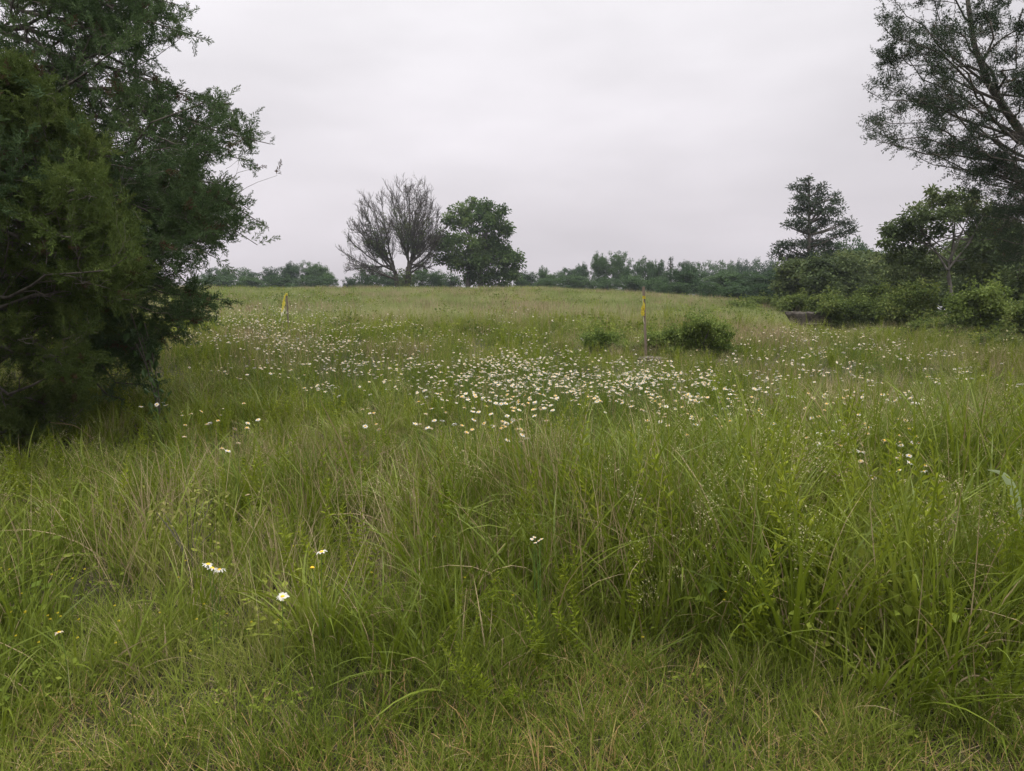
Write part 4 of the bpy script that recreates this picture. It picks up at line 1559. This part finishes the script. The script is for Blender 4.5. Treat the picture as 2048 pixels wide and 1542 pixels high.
GL = 'far trees behind the crest on the stake with ribbon side'
left_line = [
    (405, 548, 60, 88, 'low dark tree in the far line, partly behind the tips of the big cedar'),
    (430, 533, 50, 96, 'flat-topped far tree next to the cedar branch tips, first in the line'),
    (452, 531, 34, 92, 'narrow taller far tree just after the flat-topped one'),
    (482, 533, 46, 97, 'broad far tree with a level crown halfway along the short far line'),
    (502, 541, 26, 90, 'small dark far tree filling the dip in the short far line'),
    (538, 534, 46, 94, 'dome-shaped far tree standing apart just before the tallest far clump'),
    (580, 526, 52, 90, 'far tree at the start of the tallest clump above the ribboned stake'),
    (610, 523, 48, 92, 'highest far tree in the middle of the tallest clump'),
    (640, 526, 46, 91, 'far tree at the sloping end of the tallest clump'),
    (655, 545, 40, 86, 'low far tree where the tallest clump slopes down to the gap of sky'),
    (560, 548, 60, 80, 'low bushy far tree in front of the dome-shaped one'),
    (500, 553, 70, 80, 'low wide bushy far tree in front of the level-crowned one'),
    (445, 552, 60, 78, 'low wide bushy far tree near the cedar branch tips'),
    (625, 549, 70, 78, 'lighter green rounded far tree low in front of the tallest clump'),
]
for (px, tp, w, D_, lb) in left_line:
    far_tree(px, tp, w * 1.25, D_, lb, shape=None, group=GL)
GM = 'far trees seen behind the bare tree and the leafy tree'
for (px, tp, w, D_, lb) in [
    (705, 554, 36, 84, 'small dark far tree just after the gap of sky'), (735, 527, 44, 80, 'dark round far tree seen through the low branches of the bare tree'),
    (768, 540, 50, 78, 'bushy far tree seen behind the second stem of the bare tree'), (845, 534, 46, 80, 'far tree seen just past the main stem of the bare tree'),
    (872, 540, 44, 78, 'far tree between the bare tree and the leafy tree'), (900, 545, 60, 82, 'far tree mostly hidden behind the leafy tree'), (800, 548, 60, 82, 'low far tree behind the foot of the bare tree')]:
    far_tree(px, tp, w * 1.25, D_, lb, group=GM)
GR = 'far trees along the horizon past the leafy tree'
for (px, tp, w, D_, lb) in [
    (1052, 550, 50, 86, 'low far tree touching the edge of the leafy tree'), (1085, 541, 30, 88, 'narrow far tree standing up from the low line past the leafy tree'),
    (1112, 550, 50, 84, 'low far tree in the dip between the narrow one and the twin-topped trees'), (1140, 540, 44, 88, 'rounded far tree at the start of the rise to the twin tops'),
    (1165, 532, 40, 90, 'far tree leaning against the first of the twin-topped trees'), (1197, 511, 44, 84, 'first of the two tallest far trees between the leafy tree and the tall stake'),
    (1232, 510, 56, 84, 'second and broader of the two tallest far trees before the tall stake'), (1262, 533, 36, 80, 'far tree filling the step down just before the tall stake'),
    (1292, 521, 44, 84, 'open airy far tree right behind the top of the tall stake'), (1318, 527, 36, 82, 'far tree between the tall stake and the pointed little cedar'),
    (1376, 526, 46, 80, 'far tree just past the pointed little cedar'), (1412, 530, 60, 104, 'far dark tree in the level part of the horizon line'),
    (1446, 529, 56, 108, 'far tree in the level horizon line above the pale bushes'), (1476, 526, 50, 112, 'far tree in the level horizon line just before the highest bump'),
    (1508, 524, 54, 112, 'highest bump in the level horizon line before the tall cedar'), (1543, 529, 60, 110, 'far tree in the level horizon line touching the tall cedar'),
    (1575, 534, 60, 110, 'far tree seen through the lower boughs of the tall cedar'),
    (1150, 556, 70, 76, 'low leafy tree in front of the rise to the twin tops'), (1215, 560, 60, 74, 'low leafy tree in front of the twin-topped trees'),
    (1270, 556, 60, 68, 'low leafy tree behind the upper part of the tall stake'), (1318, 560, 60, 64, 'low pale leafy tree just past the tall stake at the meadow edge'),
    (1095, 562, 60, 78, 'low leafy tree at the crest past the leafy tree'), (1040, 562, 40, 76, 'low growth at the foot of the leafy tree')]:
    far_tree(px, tp - 7, w * 1.25, D_, lb, group=GR)
GB = 'trees in the middle distance before the tall cedar'
for (px, tp, w, D_, lb) in [
    (1370, 545, 80, 60, 'broad dark tree at the meadow edge under the pointed little cedar'), (1420, 572, 44, 48, 'small pale conical tree at the meadow edge'),
    (1450, 552, 80, 62, 'middle distance tree behind the small pale conical tree'), (1500, 552, 70, 56, 'rounded light green tree halfway between the stake and the tall cedar'),
    (1545, 548, 80, 56, 'rounded tree just before the foot of the tall cedar'), (1475, 580, 56, 46, 'low light bushy tree at the meadow edge between the conical tree and the trough'),
    (1530, 575, 60, 44, 'low bushy tree at the meadow edge before the trough'), (1345, 572, 60, 56, 'low dark bushy tree at the meadow edge just past the tall stake'),
    (1660, 520, 100, 58, 'rounded dark tree behind the tall cedar'), (1700, 484, 84, 62, 'domed dark tree rising past the tall cedar'), (1735, 505, 90, 60, 'dark tree in the dip between tall cedar and the crooked tree')]:
    far_tree(px, tp - 9, w * 1.35, D_, lb, group=GB)

# ------------------------------------------------------------------ tall cedar in the middle distance
SPRF = []
for q in range(3):
    g = Geo()
    k = 12
    d = rdir(k)
    d[:, 2] = np.abs(d[:, 2]) + .3
    add_leaves(g, rng.normal(0, .04, (k, 3)), d, .20, 0, .4)
    SPRF.append(g)


def layered(name, label, bpx, brow, D_, tpx, trow, layers, r0, leafm, cat='tree', ncl=26):
    b_ = at(bpx, brow, D_)
    b_[2] = gz(b_[0], D_) - .1
    root = empty(name, b_)
    tag(root, label, cat)
    T = resample([[0, 0, 0], (at((bpx + tpx) / 2, (brow + trow) / 2, D_) - b_), at(tpx, trow, D_) - b_], 9)
    g2 = Geo()
    tubes(g2, T[None], np.linspace(r0, .02, 9)[None], 7)
    g = Geo()
    for (px, py, rx, ry, dz) in layers:
        c = at(px, py, D_ + dz) - b_
        k_ = D_ / F
        n_ = max(6, int(ncl * rx * ry / 400))
        u = rdir(n_) * (rng.random(n_) ** .5)[:, None]
        cs_ = c + u * np.array([rx * k_, max(rx, 14) * k_ * .9, ry * k_])
        clump_leaves(g, cs_, .24, 16, .17, asp=.35, up=.9)
        f_ = np.clip((c[2] - .6) / max(T[-1][2], .1), .1, .98)
        s0 = np.stack([np.interp(f_, np.linspace(0, 1, 9), T[:, i]) for i in range(3)], -1)
        limbs_to(g2, [s0], cs_[:max(3, n_ // 5)], .032, 6, sag=-.08, rmin=.012)
    g2.obj('trunk', [M['bark']], root, smooth=True)
    g.obj('crown', [M[leafm]], root)
    return root


layered('tall_cedar', 'tall ragged layered cedar rising above the bushes, standing alone against the sky', 1618, 640, 40, 1618, 350,
        [(1618, 360, 5, 12, 0), (1602, 364, 8, 5, 0), (1617, 380, 14, 9, 0), (1642, 372, 7, 9, 0), (1592, 376, 12, 6, .3), (1600, 395, 16, 9, -.4), (1640, 392, 14, 12, .4), (1620, 408, 26, 10, 0), (1672, 392, 8, 6, .2), (1674, 405, 12, 8, -.3), (1595, 422, 20, 8, .5),
         (1640, 425, 34, 11, 0), (1676, 425, 12, 7, .4), (1578, 447, 12, 6, 0), (1600, 445, 24, 8, -.5), (1645, 445, 30, 8, .5), (1690, 447, 20, 8, 0), (1704, 462, 10, 8, .3), (1620, 462, 30, 8, .2), (1675, 470, 22, 7, -.4), (1565, 490, 20, 6, 0),
         (1555, 508, 14, 8, .4), (1590, 490, 22, 9, -.3), (1620, 490, 30, 10, .4), (1655, 490, 22, 8, 0), (1575, 515, 24, 9, .5), (1620, 515, 36, 12, -.3), (1655, 512, 24, 10, .3)], .18, 'cedar_blue', ncl=50)
layered('pointed_cedar', 'little dark pointed cedar poking above the far trees past the tall stake', 1342, 575, 72, 1341, 516,
        [(1341, 520, 2, 5, 0), (1341, 530, 6, 5, 0), (1342, 540, 11, 7, 0), (1342, 553, 17, 8, 0), (1342, 568, 20, 8, 0)], .15, 'cedar_blue', ncl=60)

# ------------------------------------------------------------------ trees and bushes of the wood edge
D = 21.0
b = at(1908, 648, D)
b[2] = gz(b[0], D) - .1
tr_pts = [at(1911, 650, D) - b, at(1908, 620, D) - b, at(1900, 570, D) - b, at(1895, 540, D) - b, at(1905, 500, D + .3) - b, at(1910, 440, D) - b]
tr_pts[0][2] = 0
LB = [(1800, 455, 34, 20, 0), (1790, 470, 24, 12, .5), (1830, 430, 30, 18, -.6), (1858, 392, 14, 12, 0), (1868, 410, 30, 20, .4), (1905, 390, 18, 12, 0), (1930, 392, 22, 14, -.4), (1915, 420, 36, 20, .5), (1955, 420, 26, 18, 0), (1985, 440, 26, 18, .4),
      (1840, 465, 34, 16, .3), (1885, 455, 24, 10, -.5), (1960, 460, 26, 14, 0), (1800, 492, 24, 8, 0), (1850, 500, 26, 10, .8), (1935, 500, 24, 12, .7), (1780, 508, 22, 11, .6), (1822, 520, 26, 12, 0), (1862, 532, 20, 11, .5), (1935, 532, 24, 13, .4), (1965, 500, 24, 15, -.3), (1988, 482, 20, 16, 0), (1775, 480, 14, 10, -.4), (1890, 428, 30, 12, -.8)]
tree('crooked_tree', 'leafy tree with a bare crooked pale trunk at the wood edge behind the bright bush', b, lobes3(LB, D, .9, b), 400, .17, 30, .10, 'oak',
     [tr_pts, [tr_pts[3], at(1870, 500, D + .5) - b, at(1840, 460, D) - b], [tr_pts[3], at(1935, 490, D) - b, at(1965, 450, D + .4) - b]], .08, 'barkgrey', nl=8)

wood = [
    # column, top row, half width, centre row, half height, depth, label, material, leaf, name
    (1775, 590, 96, 548, 58, 34, 'dense dark mid-sized tree between the tall cedar and the crooked tree', 'oak', 'wood_edge_tree'),
    (1860, 590, 90, 545, 74, 28, 'dark dense tree just behind the crooked pale trunk', 'oak', 'wood_edge_tree'),
    (1965, 590, 84, 540, 90, 25, 'dark dense tree past the crooked trunk toward the picture edge', 'oak', 'wood_edge_tree'),
    (1805, 590, 64, 536, 52, 31, 'rounded dark tree top just beneath the low side of the crooked tree crown', 'oak', 'wood_edge_tree'),
    (1925, 590, 66, 520, 70, 29, 'tall dark tree directly behind the fork of the crooked tree', 'oak', 'wood_edge_tree'),
    (2010, 590, 60, 500, 84, 24, 'tall dark tree whose top touches the hanging boughs of the leaning cedar', 'oak', 'wood_edge_tree'),
    (1735, 590, 50, 536, 40, 36, 'dark tree filling the dip between domed tree and crooked tree', 'oak', 'wood_edge_tree'),
    (2080, 560, 90, 550, 110, 19, 'nearest dark tree at the picture edge under the leaning cedar', 'oak', 'wood_edge_tree'),
    (1600, 560, 54, 548, 44, 32, 'bushy tree with thin pale forked stems in front of the tall cedar', 'oak', 'small_tree'),
    (1668, 560, 62, 540, 50, 30, 'loose bushy tree between the forked stems and the dark wood', 'oak', 'small_tree'),
]
for (px, _t, rx, py, ry, D_, lb, mt, nm) in wood:
    b = at(px, 660, D_)
    b[2] = gz(b[0], D_) - .1
    lob = []
    nq = 22
    for q in range(nq):
        a_ = rng.random() * 6.28
        r1 = rng.random() ** .5 * .88
        k1 = .16 + .20 * rng.random()
        lob.append((px + rx * r1 * math.cos(a_), py + ry * (.15 + r1 * .8 * math.sin(a_)), rx * k1 * 1.1, ry * k1, rng.normal(0, rx * D_ / F * .45)))
    lob.append((px, py + ry * .6, rx * .75, ry * .6, 0))
    k_ = D_ / 21
    tree(nm, lb, b, lobes3(lob, D_, .9, b), 430, .22 * k_, 30, .12 * k_ ** .5, mt, [[[0, 0, 0], [.1, 0, 1.0], [.1, 0, 2.4]], [[.3, .1, 0], [.5, 0, 1.0], [.9, .1, 2.2]]], .06, 'barkgrey' if mt == 'bush' else 'bark', nl=22, shell=.3)

bushes = [
    # column, row, half width, half height, depth, clumps, leaf, label, material
    (1704, 618, 66, 50, 20.3, 620, .075, 'large dark rounded bush growing over the end of the concrete trough', 'bush', 'bush'),
    (1755, 590, 40, 22, 23, 200, .075, 'leafy bush top showing behind the large dark bush by the trough', 'bush', 'bush'),
    (1815, 618, 72, 62, 19.8, 560, .075, 'greyish tangled bush between the large dark bush and the bright bush', 'bush', 'bush'),
    (1958, 612, 58, 62, 17.4, 540, .075, 'bright yellow green bush beside the foot of the crooked pale trunk', 'lightbush', 'bush'),
    (2060, 640, 60, 70, 15.5, 420, .07, 'dark bush at the picture edge beyond the bright bush', 'bush', 'bush'),
    (1890, 660, 76, 32, 17.5, 340, .07, 'low tangled brambles in front of the crooked trunk', 'bush', 'bramble'),
    (1990, 690, 70, 34, 14.5, 320, .065, 'low leafy brambles below the dark bush at the picture edge', 'bush', 'bramble'),
    (1402, 672, 62, 50, 13.2, 760, .040, 'round dense green shrub standing in the meadow beside the taped stake', 'shrub', 'shrub'),
    (1320, 684, 34, 36, 13.2, 260, .036, 'small leafy shrub right behind the flat rock and taped stake', 'shrub', 'shrub'),
    (1205, 682, 44, 34, 13.2, 270, .036, 'ragged low shrub a little before the taped stake, seen over the daisies', 'shrub', 'shrub'),
    (1148, 712, 22, 10, 12.8, 70, .034, 'little leafy plant clump at the edge of the flower patch before the ragged shrub', 'shrub', 'shrub'),
    (1590, 604, 50, 16, 27, 170, .085, 'low light bush in the meadow edge just behind the trough', 'bush', 'bush'),
    (1490, 613, 34, 12, 32, 110, .09, 'small roundish bush on the meadow edge before the trough', 'lightbush', 'bush'),
    (1530, 603, 34, 12, 34, 110, .09, 'small leafy bush between the roundish one and the trough', 'bush', 'bush'),
    (1650, 604, 44, 22, 24, 170, .08, 'bush between the trough and the forked pale stems', 'bush', 'bush'),
    (1262, 698, 26, 18, 13.5, 90, .036, 'thin leafy weed clump between the ragged shrub and the tall taped stake', 'shrub', 'shrub'),
    (1355, 700, 26, 16, 13.0, 90, .036, 'thin leafy weed clump between the flat rock and the round green shrub', 'shrub', 'shrub'),
    (1462, 700, 34, 20, 13.6, 130, .036, 'loose weed clump spreading from the far side of the round green shrub', 'shrub', 'shrub'),
    (1742, 742, 24, 8, 10.5, 60, .04, 'small dark leafy weed clump in the open meadow below the large bush', 'shrub', 'shrub'),
    (1000, 655, 30, 7, 19.5, 60, .055, 'low leafy clump on the open slope above the dense flower patch', 'shrub', 'shrub'),
    (1050, 664, 20, 5, 18.5, 40, .05, 'second low leafy clump on the open slope above the flower patch', 'shrub', 'shrub'),
    (640, 705, 26, 6, 12.5, 50, .045, 'low leafy weed clump among the daisies near the ribboned stake', 'shrub', 'shrub'),
]
for (px, py, rx, ry, D_, nc, lf, lb, mt, nm) in bushes:
    b = at(px, py + ry, D_)
    b[2] = gz(b[0], D_) - .03
    bot = float(at(px, py + ry, D_)[2]) - b[2]
    lob = []
    for q in range(13):
        a_ = rng.random() * 6.28
        r1 = rng.random() ** .5 * .85
        k1 = .20 + .24 * rng.random()
        lob.append((px + rx * r1 * math.cos(a_), py + ry * (.1 + r1 * .8 * math.sin(a_)), rx * k1, ry * k1, rng.normal(0, rx * D_ / F * .35)))
    lob.append((px, py + ry * .3, rx * .75, ry * .7, 0))
    L3 = lobes3(lob, D_, .9, b)
    g = Geo()
    cs = crown_from(g, L3, int(nc * .8), max(.09, lf * 2.2), 32, lf, 0, .3)
    # a few sprigs standing out
    out_i = rng.integers(0, len(cs), max(4, nc // 8))
    P = np.stack([cs[out_i] + np.array([0, 0, t_]) * (.22 + lf * 2) * 1.0 + rng.normal(0, .02, (len(out_i), 3)) for t_ in np.linspace(0, 1, 5)], 1)
    for k in range(1, 5):
        add_leaves(g, np.repeat(P[:, k], 3, 0), rdir(len(P) * 3) + np.array([0, 0, .6]), lf * .9, 0, .5)
    g2 = Geo()
    limbs_to(g2, np.stack([rng.normal(0, .06, 8), rng.normal(0, .06, 8), np.zeros(8)], -1), cs[rng.integers(0, len(cs), 34)], .014, 6, sag=.02, rmin=.004)
    root = empty(nm, b)
    tag(root, lb, 'bush' if nm != 'bramble' else 'brambles')
    g2.obj('stems', [M['barkgrey' if mt != 'lightbush' else 'bark']], root)
    g.obj('foliage', [M[mt]], root)

# yellow-leaved sapling in the near grass
x_, y_, _ = on_ground(np.array([372.]), np.array([1010.]), np.array([.42]))
b = np.array([x_[0], y_[0], float(gz(x_[0], y_[0]))])
root = empty('sapling', b)
tag(root, 'small sapling with pale yellow leaves among the near green weeds', 'sapling')
g, g2 = Geo(), Geo()
for q in range(9):
    a_ = rng.random() * 6.28
    e_ = np.array([math.cos(a_) * .14, math.sin(a_) * .10, .28 + .2 * rng.random()])
    P = bez([0, 0, 0], [0, 0, .2], e_, 5)
    tubes(g2, P[None], np.full((1, 5), .002), 4)
    k = 12
    add_leaves(g, e_ + rng.normal(0, .03, (k, 3)) * [1, 1, 1.4], rdir(k) * [1, 1, .7], .020 + .016 * rng.random(k), 0, .58)
g2.obj('stems', [M['bark']], root)
g.obj('leaves', [M['yellowleaf']], root)


# notable single blades and stalks
def single(name, label, cat, pxpts, D_, widths, mat, depth=None):
    P = np.array([at(px, py, D_ + (depth[i] if depth else 0)) for i, (px, py) in enumerate(pxpts)])
    t0 = np.linspace(0, 1, len(P))
    t1 = np.linspace(0, 1, 20)
    # smooth by repeated averaging of a dense resample
    Q_ = np.stack([np.interp(t1, t0, P[:, i]) for i in range(3)], -1)
    for _ in range(6):
        Q_[1:-1] = (Q_[:-2] + Q_[1:-1] * 2 + Q_[2:]) / 4
    w = np.interp(t1, np.linspace(0, 1, len(widths)), widths)
    b_ = np.array([Q_[0][0], Q_[0][1], float(gz(Q_[0][0], Q_[0][1]))])
    tn = unit(np.gradient(Q_, axis=0))
    sd_ = unit(np.cross(tn, np.array([.25, 1.0, .2])))
    nn = np.cross(sd_, tn)
    g_ = Geo()
    V = np.stack([Q_ - sd_ * w[:, None] * .5 + nn * w[:, None] * .18, Q_, Q_ + sd_ * w[:, None] * .5 + nn * w[:, None] * .18], 1) - b_
    q_ = []
    for k in range(19):
        q_ += [[3 * k, 3 * k + 1, 3 * k + 4, 3 * k + 3], [3 * k + 1, 3 * k + 2, 3 * k + 5, 3 * k + 4]]
    g_.add(V.reshape(-1, 3), q_)
    o_ = g_.obj(name, [mat])
    o_.location = b_
    tag(o_, label, cat)
    return o_


M['paleblade'] = leafmat('pale_blade', [(.26, .32, .17), (.36, .42, .24)], .3, inst=0)
single('grass_blade', 'very broad pale green grass blade arching over at the picture edge', 'grass blade', [(2043, 1085), (2040, 1040), (2034, 1000), (2022, 965), (2004, 943), (1975, 940)], 3.3, [.008, .026, .038, .034, .020, .002], M['paleblade'])
single('dry_grass_blade', 'dry curled tan blade hooking over above the short grass, upper one', 'grass blade', [(2022, 1455), (2005, 1400), (1980, 1362), (1955, 1345), (1925, 1358), (1905, 1375), (1912, 1390)], 2.45, [.003, .007, .009, .009, .008, .005, .001], M['straw'])
single('dry_grass_blade', 'dry tan blade bending low under the upper curled one', 'grass blade', [(2018, 1450), (2000, 1405), (1985, 1395), (1960, 1388), (1935, 1396), (1912, 1398)], 2.5, [.003, .006, .007, .006, .004, .001], M['straw'])
for i, (a_, lb) in enumerate((([(1400, 905), (1388, 860), (1372, 815), (1358, 775)], 'long straight straw stalk leaning over the daisies, first of two parallel ones'), ([(1412, 900), (1398, 850), (1386, 800)], 'shorter straw stalk beside the long leaning one'),
                             ([(1912, 850), (1906, 820), (1898, 795), (1892, 780)], 'pale seed stalk standing alone beyond the right daisies'), ([(2005, 885), (1995, 860), (1984, 843)], 'short pale stalk leaning in the open meadow near the picture edge'),
                             ([(1568, 1010), (1565, 960), (1558, 905)], 'bleached seed stalk above the near tall grass'), ([(720, 1000), (690, 900), (640, 800)], 'long thin curved stalk arching over the dry grass'), ([(190, 880), (150, 850), (100, 845)], 'bare thin twig lying over the shaded weeds under the cedar'))):
    D_ = float(on_ground(np.array([float(a_[0][0])]), np.array([float(a_[0][1])]), np.array([.2]))[1][0])
    single('straw_stalk', lb, 'stalk', a_, D_, [.004, .006, .007, .003], M['straw'])

# ------------------------------------------------------------------ air
g = Geo()
V = [[x, y, z] for z in (-8.5, 18) for (x, y) in ((-255, -45), (255, -45), (255, 255), (-255, 255))]
g.add(V, [[3, 2, 1, 0], [4, 5, 6, 7], [0, 1, 5, 4], [1, 2, 6, 5], [2, 3, 7, 6], [3, 0, 4, 7]])
hz = g.obj('haze', [])
hm = bpy.data.materials.new('moist_air')
hm.use_nodes = True
for n_ in list(hm.node_tree.nodes):
    hm.node_tree.nodes.remove(n_)
ho = N(hm.node_tree, 'ShaderNodeOutputMaterial')
hv = N(hm.node_tree, 'ShaderNodeVolumePrincipled')
hv.inputs['Color'].default_value = (.80, .86, .95, 1)
hv.inputs['Density'].default_value = 0.0005
hm.node_tree.links.new(hv.outputs[0], ho.inputs['Volume'])
hz.data.materials.append(hm)
tag(hz, 'thin pale haze in the air over the field', 'haze', None, 'stuff')
